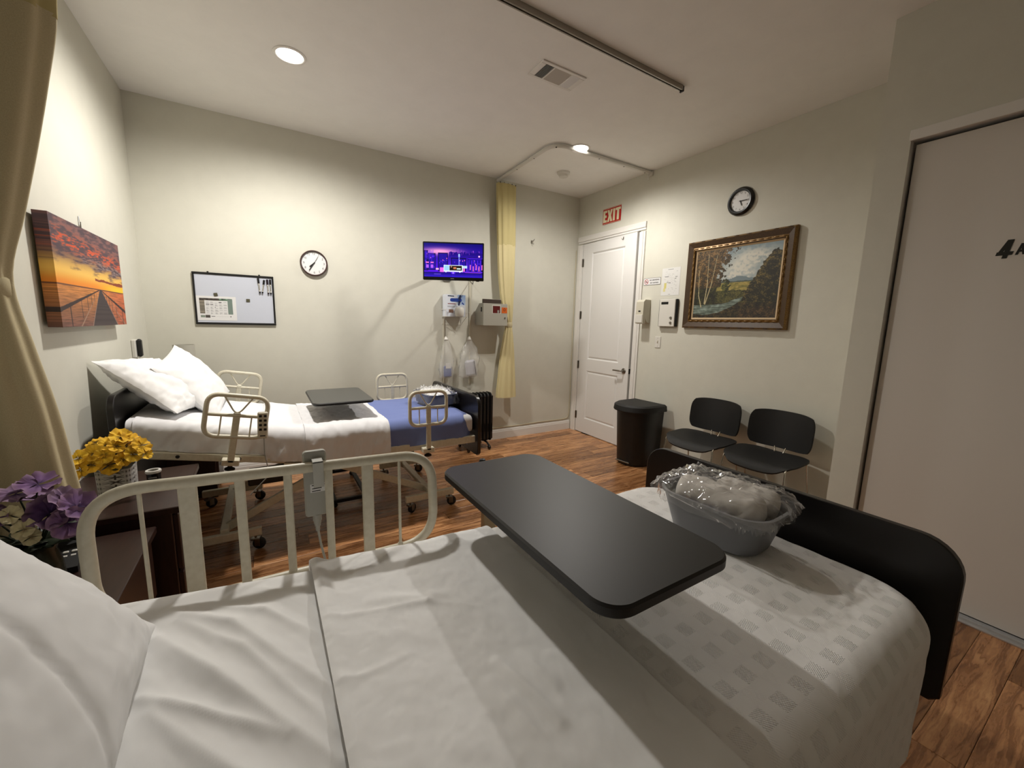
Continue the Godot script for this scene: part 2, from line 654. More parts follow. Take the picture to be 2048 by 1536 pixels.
func floor_boards() -> void:
	var f := struct("floor", MB.new().box(Vector3(W / 2, -0.062, D / 2), Vector3(W + 2 * T, 0.1, D + 2 * T)).done(), M.black_matte)
	var tex := ImageTexture.create_from_image(wood_image())
	var tones := []
	for k in 5:
		var g := 0.80 + 0.07 * k
		var m := mat(Color(g, g * (0.985 + 0.008 * k), g * (0.95 + 0.02 * k)), 0.3, 0.0, 0.5)
		m.albedo_texture = tex
		m.roughness_texture = tex
		m.roughness_texture_channel = BaseMaterial3D.TEXTURE_CHANNEL_GRAYSCALE
		m.roughness = 0.62
		tones.append(m)
	var r := RandomNumberGenerator.new()
	r.seed = 77
	var pw := 0.127
	var z := 0.0
	var row := 0
	while z < D - 0.02:
		var x := -r.randf_range(0.1, 1.1)
		var zw := minf(pw, D - z)
		while x < W - 0.01:
			var x0 := maxf(x, 0.0)
			var x1 := minf(x + 1.21, W)
			x += 1.21
			if x1 - x0 < 0.02:
				continue
			var m := MB.new()
			m.flat()
			var g := 0.0007
			var e := 0.0016
			var L := x1 - x0 - 2 * g
			var B := zw - 2 * g
			var u0 := r.randf_range(0.0, 0.38)
			var v0 := r.randf_range(0.0, 0.8)
			var us := 0.5
			var vs := 0.19 / pw
			var top := []
			var rim := []
			var bot := []
			for c in [[0, 0], [1, 0], [1, 1], [0, 1]]:
				rim.append(Vector3(g + c[0] * L, -e * 0.6, g + c[1] * B))
				top.append(Vector3(g + (e if c[0] == 0 else L - e), 0, g + (e if c[1] == 0 else B - e)))
				bot.append(Vector3(g + c[0] * L, -0.012, g + c[1] * B))
			var U := func(p: Vector3) -> Vector2: return Vector2(u0 + p.x * us, v0 + p.z * vs)
			m.quv(top[0], top[1], top[2], top[3], U.call(top[0]), U.call(top[1]), U.call(top[2]), U.call(top[3]))
			for k in 4:
				var j := (k + 1) % 4
				m.quv(top[k], rim[k], rim[j], top[j], U.call(top[k]), U.call(rim[k]), U.call(rim[j]), U.call(top[j]))
				m.quv(rim[k], bot[k], bot[j], rim[j], U.call(rim[k]), U.call(rim[k]), U.call(rim[j]), U.call(rim[j]))
			part(f, "plank", m.done(), tones[r.randi_range(0, 4)], Vector3(x0, 0, z))
		z += pw
		row += 1

# ------------------------------------------------------------------ right wall
const FACE_LEFT := -PI / 2     # things on the right wall look along -x

func recessed_panel(m: MB, x0: float, x1: float, y0: float, y1: float, deep: float, inset: float) -> void:
	m.flat()
	var o := [Vector3(x0, y0, 0), Vector3(x1, y0, 0), Vector3(x1, y1, 0), Vector3(x0, y1, 0)]
	var a := [Vector3(x0 + inset * 0.45, y0 + inset * 0.45, -deep), Vector3(x1 - inset * 0.45, y0 + inset * 0.45, -deep), Vector3(x1 - inset * 0.45, y1 - inset * 0.45, -deep), Vector3(x0 + inset * 0.45, y1 - inset * 0.45, -deep)]
	var i := [Vector3(x0 + inset, y0 + inset, -deep * 0.35), Vector3(x1 - inset, y0 + inset, -deep * 0.35), Vector3(x1 - inset, y1 - inset, -deep * 0.35), Vector3(x0 + inset, y1 - inset, -deep * 0.35)]
	for k in 4:
		var j := (k + 1) % 4
		m.quad(o[k], a[k], a[j], o[j])
		m.quad(a[k], i[k], i[j], a[j])
	m.quad(i[0], i[3], i[2], i[1])

func door_and_right_wall() -> void:
	# the white two-panel door, a crack ajar into the room
	var hz := 0.119
	var dr := Node3D.new()
	dr.name = "door_1"
	dr.position = Vector3(W, 0.008, hz)
	dr.rotation.y = -(PI / 2 + 0.0354)
	dr.set_meta("kind", "structure")
	add_child(dr)
	var w := 0.904
	var h := 2.44
	var px0 := 0.172
	var px1 := 0.735
	var m := MB.new()
	for r in [[0, px0, 0, h], [px1, w, 0, h], [px0, px1, 0, 0.195], [px0, px1, 0.835, 0.985], [px0, px1, 2.318, h]]:
		m.box(Vector3((r[0] + r[1]) / 2, (r[2] + r[3]) / 2, -0.019), Vector3(r[1] - r[0], r[3] - r[2], 0.038))
	recessed_panel(m, px0, px1, 0.195, 0.835, 0.012, 0.035)
	recessed_panel(m, px0, px1, 0.985, 2.318, 0.012, 0.035)
	m.box(Vector3((px0 + px1) / 2, h / 2, -0.030), Vector3(px1 - px0, h - 0.1, 0.008))
	part(dr, "slab", m.done(), M.door)
	for y in [0.22, 0.90, 1.55, 2.21]:
		var hg := part(dr, "hinge", MB.new().tube([Vector3(-0.006, y - 0.05, 0.006), Vector3(-0.006, y + 0.05, 0.006)], 0.0075, 10).done(), M.steel)
		part(hg, "leaf", MB.new().box(Vector3(0.008, y, 0.0008), Vector3(0.02, 0.1, 0.0016)).done(), M.steel)
	var rot := Transform3D(Basis(Vector3.RIGHT, PI / 2), Vector3(0.835, 0.905, 0.0))
	var hd := part(dr, "door_handle", MB.new().lathe([Vector2(0.0, 0.010), Vector2(0.026, 0.010), Vector2(0.032, 0.006), Vector2(0.032, 0.0)], 28, Vector3.ZERO, rot).done(), M.steel)
	part(hd, "lever", MB.new().tube(rounded([Vector3(0.835, 0.905, 0.0), Vector3(0.835, 0.905, 0.052), Vector3(0.715, 0.905, 0.056)], 0.012), 0.0095, 10).done(), M.steel)
	part(dr, "latch_plate", MB.new().box(Vector3(w + 0.0005, 0.905, -0.019), Vector3(0.0015, 0.06, 0.026)).done(), M.black)
	var hk := MB.new().box(Vector3(0.70, 2.405, 0.002), Vector3(0.012, 0.03, 0.004), 0.001)
	hk.tube(rounded([Vector3(0.70, 2.398, 0.003), Vector3(0.70, 2.385, 0.02), Vector3(0.70, 2.402, 0.026)], 0.006), 0.003, 8)
	part(dr, "coat_hook", hk.done(), M.steel)
	# casing round the door
	var cm := MB.new()
	var cw := 0.086
	var prof := [[0.0, 0.016, 0.0, 0.3], [0.0, 0.020, 0.3, 0.72], [0.0, 0.012, 0.72, 1.0]]
	for q in prof:
		var d: float = q[1]
		cm.box(Vector3(W - d / 2, 1.222, 0.112 - cw * (1.0 - (q[2] + q[3]) / 2)), Vector3(d, 2.444, cw * (q[3] - q[2])), 0.002)
		cm.box(Vector3(W - d / 2, 1.222, 1.034 + cw * (1.0 - (q[2] + q[3]) / 2)), Vector3(d, 2.444, cw * (q[3] - q[2])), 0.002)
		cm.box(Vector3(W - d / 2, 2.458 + cw * (1.0 - (q[2] + q[3]) / 2), 0.573), Vector3(d, cw * (q[3] - q[2]), 1.094), 0.002)
	struct("trim_1", cm.done(), M.trim)
	# EXIT sign
	var ex := thing("exit_sign", "red and cream EXIT sign on the wall above the white door", "sign", Vector3(W - 0.0015, 2.713, 0.588), Vector3(0, FACE_LEFT, 0))
	var cream := mat(Color(0.88, 0.86, 0.72), 0.6)
	part(ex, "backing", MB.new().box(Vector3(0, 0, 0.001), Vector3(0.292, 0.178, 0.002)).done(), M.red)
	var lh := 0.135
	var st := 0.026
	var y0 := -lh / 2
	var e := MB.new().prism(poly([-0.138, y0, -0.138, -y0, -0.078, -y0, -0.078, -y0 - st, -0.107, -y0 - st, -0.107, st / 2, -0.083, st / 2, -0.083, -st / 2, -0.107, -st / 2, -0.107, y0 + st, -0.078, y0 + st, -0.078, y0]), 0.002, 0.003)
	part(ex, "letter_e", e.done(), cream)
	var xx := MB.new().prism(poly([-0.072, y0, -0.050, 0, -0.072, -y0, -0.040, -y0, -0.030, 0.022, -0.020, -y0, 0.012, -y0, -0.010, 0, 0.012, y0, -0.020, y0, -0.030, -0.022, -0.040, y0]), 0.002, 0.003)
	part(ex, "letter_x", xx.done(), cream)
	part(ex, "letter_i", MB.new().box(Vector3(0.036, 0, 0.0025), Vector3(0.032, lh, 0.001)).done(), cream)
	part(ex, "letter_t", MB.new().prism(poly([0.060, -y0, 0.138, -y0, 0.138, -y0 - st, 0.115, -y0 - st, 0.115, y0, 0.083, y0, 0.083, -y0 - st, 0.060, -y0 - st]), 0.002, 0.003).done(), cream)
	for s in [-1.0, 1.0]:
		part(ex, "border", MB.new().box(Vector3(0, s * 0.083, 0.0023), Vector3(0.286, 0.003, 0.0006)).done(), cream)
	# black clock
	wall_clock("black round wall clock high above the framed landscape", Vector3(W - 0.001, 2.508, 2.130), FACE_LEFT, 0.117, 0.032, M.black_gloss, 5.25, 15.0, -1.0, 0.035)
	framed_painting()
	# small no smoking plate
	var ns := thing("no_smoking_sign", "small white NO SMOKING NO VAPING plate beside the door", "sign", Vector3(W - 0.0012, 1.905, 1.243), Vector3(0, FACE_LEFT, 0))
	part(ns, "border", MB.new().slab(0.222, 0.074, 0.008, 0.0, 0.001, 0.0003).done(), M.print_black, Vector3.ZERO, Vector3(PI / 2, 0, 0))
	part(ns, "plate", MB.new().slab(0.216, 0.068, 0.006, 0.0, 0.0014, 0.0003).done(), M.paper, Vector3(0, 0, 0.0001), Vector3(PI / 2, 0, 0))
	var ringm := MB.new()
	for k in 24:
		var a := TAU * k / 24
		var b := TAU * (k + 1) / 24
		ringm.flat()
		ringm.quad(Vector3(cos(a) * 0.026, sin(a) * 0.026, 0), Vector3(cos(a) * 0.021, sin(a) * 0.021, 0), Vector3(cos(b) * 0.021, sin(b) * 0.021, 0), Vector3(cos(b) * 0.026, sin(b) * 0.026, 0))
	ringm.box(Vector3.ZERO, Vector3(0.044, 0.005, 0.0008), 0.0, Transform3D(Basis(Vector3(0, 0, 1), -PI / 4), Vector3.ZERO))
	part(ns, "prohibition_ring", ringm.done(), M.red, Vector3(-0.073, 0, 0.0022))
	part(ns, "cigarette", MB.new().box(Vector3.ZERO, Vector3(0.03, 0.007, 0.0006)).done(), M.print_black, Vector3(-0.073, -0.002, 0.0018))
	part(ns, "lettering", text_mesh("NO SMOKING", 0.0195, 0.0006, true), M.print_black, Vector3(0.03, 0.014, 0.0018))
	part(ns, "lettering", text_mesh("NO VAPING", 0.0195, 0.0006, true), M.print_black, Vector3(0.03, -0.015, 0.0018))
	# sheet of paper with a plan
	single("notice_sheet", "white printed notice sheet with a yellow patch beside the framed landscape", "paper", panel(0.217, 0.276, 0.0012), image_mat(notice_image()), Vector3(W - 0.0004, 1.886, 1.476), Vector3(0, FACE_LEFT, 0))
	# alarm panel
	var al := thing("alarm_panel", "white wall control box with black display and two knobs under the notice", "control box", Vector3(W - 0.0005, 1.571, 1.489), Vector3(0, FACE_LEFT, 0))
	part(al, "body", MB.new().box(Vector3(0, 0, 0.016), Vector3(0.216, 0.276, 0.032), 0.006).done(), M.black_matte)
	part(al, "cover", MB.new().box(Vector3(0, 0, 0.024), Vector3(0.19, 0.276, 0.036), 0.004).done(), M.white_plastic)
	part(al, "display", MB.new().box(Vector3(-0.03, 0.098, 0.0415), Vector3(0.086, 0.026, 0.002), 0.0005).done(), M.black_gloss)
	for y in [-0.05, -0.1]:
		part(al, "knob", MB.new().lathe([Vector2(0.0, 0.008), Vector2(0.012, 0.008), Vector2(0.014, 0.0)], 18, Vector3.ZERO, Transform3D(Basis(Vector3.RIGHT, PI / 2), Vector3(0.055, y, 0.042))).done(), M.steel)
	# soap dispenser
	var sd := thing("sanitizer_dispenser", "off-white wall soap dispenser between door frame and control box", "dispenser", Vector3(W - 0.0005, 1.583, 1.197), Vector3(0, FACE_LEFT, 0))
	var side := poly([0, -0.128, 0, 0.128, 0.085, 0.128, 0.108, 0.105, 0.112, -0.02, 0.112, -0.122, 0.075, -0.128, 0.07, -0.07, 0.055, -0.1])
	var sm := MB.new().prism(side, -0.05, 0.05, Transform3D(Basis(Vector3(0, 0, 1), Vector3(0, 1, 0), Vector3(-1, 0, 0)), Vector3.ZERO))
	part(sd, "body", sm.done(), M.beige_plastic)
	part(sd, "window", MB.new().box(Vector3(0, 0.006, 0.113), Vector3(0.028, 0.014, 0.002)).done(), M.black)
	part(sd, "push_plate", MB.new().box(Vector3(0, -0.073, 0.115), Vector3(0.088, 0.085, 0.006), 0.002).done(), M.white_plastic)
	# light switch
	var sw := thing("light_switch", "white light switch plate below the wall control box", "switch", Vector3(W - 0.0005, 1.267, 1.377), Vector3(0, FACE_LEFT, 0))
	part(sw, "plate", MB.new().box(Vector3(0, 0, 0.003), Vector3(0.072, 0.118, 0.006), 0.002).done(), M.white_plastic)
	part(sw, "toggle", MB.new().box(Vector3(0, 0.006, 0.010), Vector3(0.011, 0.026, 0.012), 0.002, Transform3D(Basis(Vector3.RIGHT, -0.4), Vector3.ZERO)).done(), M.beige_plastic)
	for y in [-0.042, 0.042]:
		part(sw, "screw", MB.new().box(Vector3(0, y, 0.0063), Vector3(0.005, 0.005, 0.001)).done(), M.steel)

func wall_clock(label: String, at: Vector3, turn: float, r: float, deep: float, rim: Material, hour: float, minute: float, second: float, rim_w: float) -> void:
	var t := thing("wall_clock", label, "clock", at, Vector3(0, turn, 0))
	var fwd := Transform3D(Basis(Vector3.RIGHT, PI / 2), Vector3.ZERO)   # turned shapes then stand out towards +z
	var q := r - rim_w
	part(t, "rim", MB.new().lathe([Vector2(r * 0.97, 0.0), Vector2(r, deep * 0.35), Vector2(r - rim_w * 0.3, deep * 0.9), Vector2(r - rim_w * 0.55, deep), Vector2(q + 0.002, deep * 0.85), Vector2(q, deep * 0.45)], 48, Vector3.ZERO, fwd).done(), rim)
	var face := part(t, "face", MB.new().lathe([Vector2(0.0, deep * 0.45), Vector2(q + 0.001, deep * 0.45), Vector2(q + 0.001, 0.0)], 48, Vector3.ZERO, fwd).done(), M.paper)
	var z := deep * 0.45
	for k in 12:
		var a := PI / 2 - TAU * (k + 1) / 12
		part(face, "numeral", text_mesh(str(k + 1), q * 0.24, 0.0006), M.print_black, Vector3(cos(a) * q * 0.82, sin(a) * q * 0.82, z + 0.0004))
	for hnd in [["hour_hand", hour / 12.0, q * 0.5, q * 0.045], ["minute_hand", minute / 60.0, q * 0.74, q * 0.035], ["second_hand", second / 60.0, q * 0.7, q * 0.014]]:
		if hnd[1] < 0:
			continue
		var ang: float = -TAU * hnd[1]
		var L: float = hnd[2]
		part(face, hnd[0], MB.new().box(Vector3(0, L * 0.42, 0), Vector3(hnd[3] * 2, L * 1.16, 0.001)).done(), M.print_black, Vector3(0, 0, z + (0.004 if hnd[0] == "hour_hand" else 0.006)), Vector3(0, 0, ang))
	part(face, "hub", MB.new().lathe([Vector2(0.0, 0.008), Vector2(q * 0.05, 0.007), Vector2(q * 0.055, 0.0)], 16, Vector3(0, z, 0), fwd).done(), M.print_black)

func framed_painting() -> void:
	var t := thing("framed_painting", "large oil landscape with birches and stream in an ornate gilt-brown frame", "painting", Vector3(W - 0.001, 1.826, 2.144), Vector3(-0.0, FACE_LEFT, 0))
	var fw := 0.94
	var fh := 0.802
	var brown := mat(Color(0.36, 0.265, 0.15), 0.42)
	brown.albedo_texture = noise_tex(0.06, Color(0.55, 0.5, 0.42), Color.WHITE)
	triplanar(brown, 9.0)
	var gold := mat(Color(0.66, 0.52, 0.28), 0.38, 0.35)
	gold.albedo_texture = noise_tex(0.05, Color(0.4, 0.33, 0.25), Color.WHITE)
	triplanar(gold, 8.0)
	var linen := mat(Color(0.78, 0.68, 0.54), 0.8)
	# mitred bands: [outer inset, inner inset, outer height, inner height]
	for band in [["outer_moulding", 0.0, 0.014, 0.030, 0.046, gold], ["frame", 0.014, 0.058, 0.046, 0.030, brown], ["gilt_moulding", 0.058, 0.078, 0.030, 0.036, gold], ["inner_moulding", 0.078, 0.084, 0.036, 0.022, brown], ["liner", 0.084, 0.098, 0.022, 0.016, linen]]:
		var m := MB.new()
		m.flat()
		var o := rect_pts(fw - 2 * band[1], fh - 2 * band[1], band[3])
		var i := rect_pts(fw - 2 * band[2], fh - 2 * band[2], band[4])
		for k in 4:
			var j := (k + 1) % 4
			m.quad(o[k], i[k], i[j], o[j])
		if band[1] == 0.0:
			var bk := rect_pts(fw, fh, 0.0)
			for k in 4:
				var j := (k + 1) % 4
				m.quad(bk[k], o[k], o[j], bk[j])
		part(t, band[0], m.done(), band[5])
	# carved beads along the gilt moulding
	var bead := MB.new().lathe([Vector2(0.0, -0.022), Vector2(0.004, -0.018), Vector2(0.0065, 0.0), Vector2(0.004, 0.018), Vector2(0.0, 0.022)], 8).done()
	for s in [-1.0, 1.0]:
		for k in 14:
			part(t, "carved_bead", bead, gold, Vector3(-0.38 + 0.76 * k / 13.0, s * (fh / 2 - 0.068), 0.034), Vector3(0, 0, PI / 2))
		for k in 12:
			part(t, "carved_bead", bead, gold, Vector3(s * (fw / 2 - 0.068), -0.31 + 0.62 * k / 11.0, 0.034))
		for k in 9:
			part(t, "carved_bead", bead, brown, Vector3(-0.42 + 0.84 * k / 8.0, s * (fh / 2 - 0.007), 0.038), Vector3(0, 0, PI / 2))
	var pm := image_mat(landscape_image(), 0.5)
	part(t, "canvas", panel(fw - 0.19, fh - 0.19, 0.014), pm)

func rect_pts(w: float, h: float, z: float) -> Array:
	return [Vector3(-w / 2, -h / 2, z), Vector3(w / 2, -h / 2, z), Vector3(w / 2, h / 2, z), Vector3(-w / 2, h / 2, z)]

# ------------------------------------------------------------------ closet
func closet() -> void:
	var zo := 3.380
	var ztop := 2.412
	var f := CSGBox3D.new()
	f.name = "wall_closet"
	f.size = Vector3(0.13, H, D - CZ)
	f.position = Vector3(CX + 0.065, H / 2, (D + CZ) / 2)
	f.material = M.wall
	f.set_meta("kind", "structure")
	add_child(f)
	csg_box(f, Vector3(0.3, ztop, 1.82), Vector3(0, -H / 2 + ztop / 2 - 0.001, zo + 0.91 - (D + CZ) / 2), M.trim, true)
	struct("wall_closet_side", MB.new().box(Vector3((CX + 0.13 + W) / 2, H / 2, CZ + 0.05), Vector3(W - CX - 0.13, H, 0.1)).done(), M.wall)
	struct("trim_2", MB.new().box(Vector3(CX - 0.004, ztop + 0.018, zo + 0.91), Vector3(0.008, 0.052, 1.83), 0.002).done(), M.trim)
	var track := MB.new().box(Vector3(CX + 0.03, 0.004, zo + 0.91), Vector3(0.10, 0.008, 1.81), 0.001)
	for x in [0.002, 0.04, 0.078]:
		track.box(Vector3(CX + x, 0.013, zo + 0.91), Vector3(0.003, 0.012, 1.81))
	struct("trim_3", track.done(), mat(Color(0.82, 0.82, 0.82), 0.35, 0.7))
	var d2 := Node3D.new()
	d2.name = "door_2"
	d2.set_meta("kind", "structure")
	d2.position = Vector3(CX + 0.042, 0.022, zo + 0.012)
	add_child(d2)
	part(d2, "slab", MB.new().box(Vector3(0.015, 1.185, 0.47), Vector3(0.030, 2.37, 0.94), 0.002).done(), M.closet)
	var ink := mat(Color(0.07, 0.07, 0.03), 0.6)
	var pl := Transform3D(Basis(Vector3(0, 0, 1), Vector3(0, 1, 0), Vector3(-1, 0, 0)), Vector3(-0.0008, 1.757, 0.346))
	# slanted 4: diagonal, bar and stem
	var m4 := MB.new().prism(poly([0.0, 0.012, 0.030, 0.081, 0.049, 0.081, 0.020, 0.024, 0.0, 0.012]).slice(0, 4), 0.0, 0.001, pl)
	m4.prism(poly([0.0, 0.012, 0.003, 0.028, 0.054, 0.028, 0.050, 0.012]), 0.0, 0.0011, pl)
	m4.prism(poly([0.020, -0.002, 0.036, -0.002, 0.050, 0.081, 0.034, 0.081]), 0.0, 0.0012, pl)
	part(d2, "number_four", m4.done(), ink)
	var la := MB.new().prism(poly([0.058, 0.010, 0.072, 0.060, 0.080, 0.060, 0.067, 0.010]), 0.0, 0.001, pl)
	la.prism(poly([0.080, 0.010, 0.071, 0.060, 0.081, 0.060, 0.089, 0.010]), 0.0, 0.0011, pl)
	la.prism(poly([0.064, 0.022, 0.066, 0.031, 0.082, 0.031, 0.084, 0.022]), 0.0, 0.0012, pl)
	part(d2, "letter_a", la.done(), ink)
	var d3 := struct("door_3", MB.new().box(Vector3(CX + 0.10, 1.207, zo + 1.36), Vector3(0.030, 2.37, 0.90), 0.002).done(), M.closet)
	d3.name = "door_3"

# ------------------------------------------------------------------ printed and painted pictures
func nz(x: float, y: float) -> float:
	return fn.get_noise_2d(x, y)

func stroke(im: Image, a: Vector2, b: Vector2, wa: float, wb: float, c: Color, rough := 0.0) -> void:
	var n := int((b - a).length() * 1.2) + 2
	for i in n:
		var s := float(i) / (n - 1)
		var p := a.lerp(b, s)
		var w := lerpf(wa, wb, s)
		var r := int(ceil(w))
		for dy in range(-r, r + 1):
			for dx in range(-r, r + 1):
				if Vector2(dx, dy).length() <= w:
					var x := int(p.x) + dx
					var y := int(p.y) + dy
					if x >= 0 and y >= 0 and x < im.get_width() and y < im.get_height():
						var k := 1.0 + rough * nz(x * 0.35, y * 0.35)
						im.set_pixel(x, y, Color(c.r * k, c.g * k, c.b * k))

# a river between birches and dark trees under a cloudy sky
func landscape_image() -> Image:
	var w := 512
	var h := 408
	var im := Image.create(w, h, false, Image.FORMAT_RGB8)
	for y in h:
		for x in w:
			var u := x / 512.0
			var v := y / 408.0
			var n1 := nz(u * 4.0, v * 4.0)
			var n2 := nz(u * 13.0 + 4.0, v * 13.0)
			var n3 := nz(u * 42.0, v * 42.0 + 9.0)
			var leaf := n2 * 0.9 + n3 * 0.9
			# sky with two banks of white cloud
			var c := Color(0.50, 0.57, 0.60).lerp(Color(0.66, 0.70, 0.70), v * 1.6)
			var cl := exp(-pow((v - 0.13 - 0.1 * n2) * 12.0, 2.0)) * exp(-pow((u - 0.72) * 4.5, 2.0)) + exp(-pow((v - 0.27 - 0.12 * n2) * 9.0, 2.0)) * exp(-pow((u - 0.57) * 5.5, 2.0)) + 0.6 * exp(-pow((v - 0.40 - 0.1 * n2) * 12.0, 2.0)) * exp(-pow((u - 0.5) * 5.0, 2.0))
			c = c.lerp(Color(0.84, 0.83, 0.78), clampf(cl * (1.0 + 0.8 * n2), 0, 1))
			var hill := 0.455 - 0.045 * exp(-pow((u - 0.56) * 9.0, 2.0)) + 0.01 * n2
			if v > hill:
				c = Color(0.46, 0.52, 0.54)
			if v > 0.475 + 0.01 * n2:
				c = Color(0.30, 0.34, 0.30)
			if v > 0.495:      # sunlit meadow
				c = Color(0.44, 0.42, 0.20).lerp(Color(0.68, 0.60, 0.32), clampf(0.55 + n2 + 0.5 * nz(u * 6.0, v * 50.0), 0, 1))
			if v > 0.60 + 0.05 * n1:
				c = Color(0.20, 0.20, 0.09).lerp(Color(0.40, 0.38, 0.18), clampf(0.45 + leaf, 0, 1))
			# the stream bends from the right towards the lower left
			var mid := 0.70 + 0.17 * smoothstep(0.75, 0.25, u)
			var wide := lerpf(0.018, 0.075, smoothstep(0.72, 0.2, u))
			if u < 0.80 and v > 0.68 and absf(v - mid - 0.02 * n1) < wide:
				c = Color(0.27, 0.31, 0.27).lerp(Color(0.60, 0.66, 0.62), clampf(0.42 + 0.9 * nz(u * 4.0, v * 46.0) + 0.5 * n2, 0, 1))
			elif v > 0.78:
				c = Color(0.10, 0.09, 0.05).lerp(Color(0.33, 0.27, 0.14), clampf(0.40 + leaf, 0, 1))
			# the lone tree on the meadow
			if Vector2((u - 0.40) / 0.055, (v - 0.56) / 0.10).length() + 0.7 * n2 < 1.0:
				c = Color(0.14, 0.15, 0.06).lerp(Color(0.44, 0.44, 0.19), clampf(0.35 + leaf - (u - 0.40) * 7.0, 0, 1))
			# trees on the right, rising towards the frame
			var crown := 0.62 - 0.50 * smoothstep(0.60, 0.92, u) + 0.06 * n1 + 0.05 * n2
			if u > 0.62 + 0.03 * n2 and v > crown and v < 0.78 + 0.03 * n2:
				c = Color(0.12, 0.11, 0.05).lerp(Color(0.46, 0.39, 0.19), clampf(0.40 + 1.1 * leaf + 0.5 * n1 - (v - crown) * 0.9, 0, 1))
			# birch foliage on the left, thinning to the right
			if u + 0.16 * n2 + 0.05 * n3 < 0.46 - 0.30 * v and v < 0.55:
				c = Color(0.19, 0.15, 0.075).lerp(Color(0.53, 0.40, 0.22), clampf(0.42 + 1.1 * leaf - (v - 0.2) * 0.4, 0, 1))
			elif u < 0.30 + 0.05 * n2 and v >= 0.42 and v < 0.80:
				c = Color(0.08, 0.085, 0.04).lerp(Color(0.28, 0.27, 0.12), clampf(0.38 + leaf, 0, 1))
			if u > 0.58 and v > 0.88 - 0.12 * (u - 0.58) + 0.03 * n2:
				c = Color(0.12, 0.09, 0.05).lerp(Color(0.38, 0.29, 0.17), clampf(0.42 + leaf, 0, 1))
			im.set_pixel(x, y, c)
	var bark := Color(0.70, 0.65, 0.50)
	for tr in [[0.04, 0.24, 0.06, 0.66, 0.105, 0.83], [0.155, 0.02, 0.165, 0.5, 0.145, 0.78], [0.27, 0.05, 0.215, 0.52, 0.155, 0.79]]:
		stroke(im, Vector2(tr[0] * w, tr[1] * h), Vector2(tr[2] * w, tr[3] * h), 0.9, 2.2, bark, 0.9)
		stroke(im, Vector2(tr[2] * w, tr[3] * h), Vector2(tr[4] * w, tr[5] * h), 2.2, 3.4, bark, 0.9)
	return im

# a wooden pier running into a red sunset
func sunset_image() -> Image:
	var w := 480
	var h := 256
	var im := Image.create(w, h, false, Image.FORMAT_RGB8)
	var hz := 0.60
	for y in h:
		for x in w:
			var u := x / 480.0
			var v := y / 256.0
			var c: Color
			var cn := nz(u * 5.0 + v * 3.0, v * 14.0)
			var c2 := nz(u * 14.0 + v * 6.0, v * 40.0 + 7.0)
			if v < hz:
				var s := v / hz
				c = Color(0.30, 0.20, 0.25).lerp(Color(0.95, 0.76, 0.36), smoothstep(0.35, 0.8, s))
				c = c.lerp(Color(0.93, 0.55, 0.13), smoothstep(0.78, 1.0, s))
				if u > 0.45 and s > 0.85:
					c = c.lerp(Color(1.0, 0.82, 0.12), smoothstep(0.85, 0.95, s) * smoothstep(0.45, 0.9, u) * 0.9)
				var line := 0.62 + 0.20 * (u - 0.3)
				var cloud := smoothstep(line + 0.10, line - 0.16, s + 0.22 * cn)
				var red := clampf(0.5 + 1.6 * cn + 0.9 * c2, 0, 1)
				var cc := Color(0.29, 0.21, 0.25).lerp(Color(0.50, 0.34, 0.33), red)
				var fire := exp(-pow((s - 0.40 - 0.22 * (u - 0.5)) * 6.5, 2.0)) * clampf(0.15 + 2.4 * c2 + 2.0 * cn + 0.6 * (u - 0.4), 0, 1)
				cc = cc.lerp(Color(0.88, 0.30, 0.12), clampf(fire, 0, 1) * 0.9)
				var grey := exp(-pow((s - 0.58 - 0.1 * (u - 0.6)) * 9.0, 2.0)) * smoothstep(0.2, 0.5, u) * clampf(0.4 + 2.5 * c2, 0, 1)
				cc = cc.lerp(Color(0.55, 0.50, 0.49), clampf(grey, 0, 1))
				c = c.lerp(cc, cloud)
				if u > 0.5 and absf(s - 0.84 - 0.03 * (u - 0.7) + 0.03 * cn) < 0.022:
					c = Color(0.55, 0.24, 0.12)
			else:
				var s := (v - hz) / (1.0 - hz)
				c = Color(0.80, 0.52, 0.25).lerp(Color(0.45, 0.30, 0.26), s).lerp(Color(0.75, 0.36, 0.22), smoothstep(0.4, 1.0, u) * 0.7)
				c = c * (1.0 + 0.35 * nz(u * 5.0, v * 60.0))
				if s < 0.03:
					c = Color(0.42, 0.24, 0.16)
			# deck of the pier
			var k := (v - hz - 0.005) / (1.0 - hz)
			if k > 0.0:
				var cx := lerpf(0.565, 0.60, k)
				var half := 0.012 + 0.20 * k
				var d := absf(u - cx) / half
				if d < 1.0:
					var plank := absf(sin(16.0 / (k + 0.18)))
					c = Color(0.20, 0.16, 0.17).lerp(Color(0.30, 0.25, 0.25), plank * 0.6)
				elif d < 1.07:
					c = Color(0.55, 0.45, 0.40)
				elif d > 1.75 and d < 1.84:
					c = Color(0.62, 0.50, 0.42)
			im.set_pixel(x, y, c)
	var rail := Color(0.20, 0.14, 0.13)
	var vp := Vector2(0.565 * w, (hz + 0.005) * h)
	for s in [[Vector2(-20, 0.86 * h), 1.0], [Vector2(w + 30.0, 0.88 * h), 1.0]]:
		stroke(im, vp, s[0], 0.8, 5.5, rail)
		for q in [0.12, 0.18, 0.26, 0.36, 0.5, 0.74]:
			var p: Vector2 = vp.lerp(s[0], q)
			stroke(im, p, p + Vector2(0, 8.0 + 75.0 * q), 0.6 + 2.6 * q, 0.6 + 2.6 * q, rail)
	return im

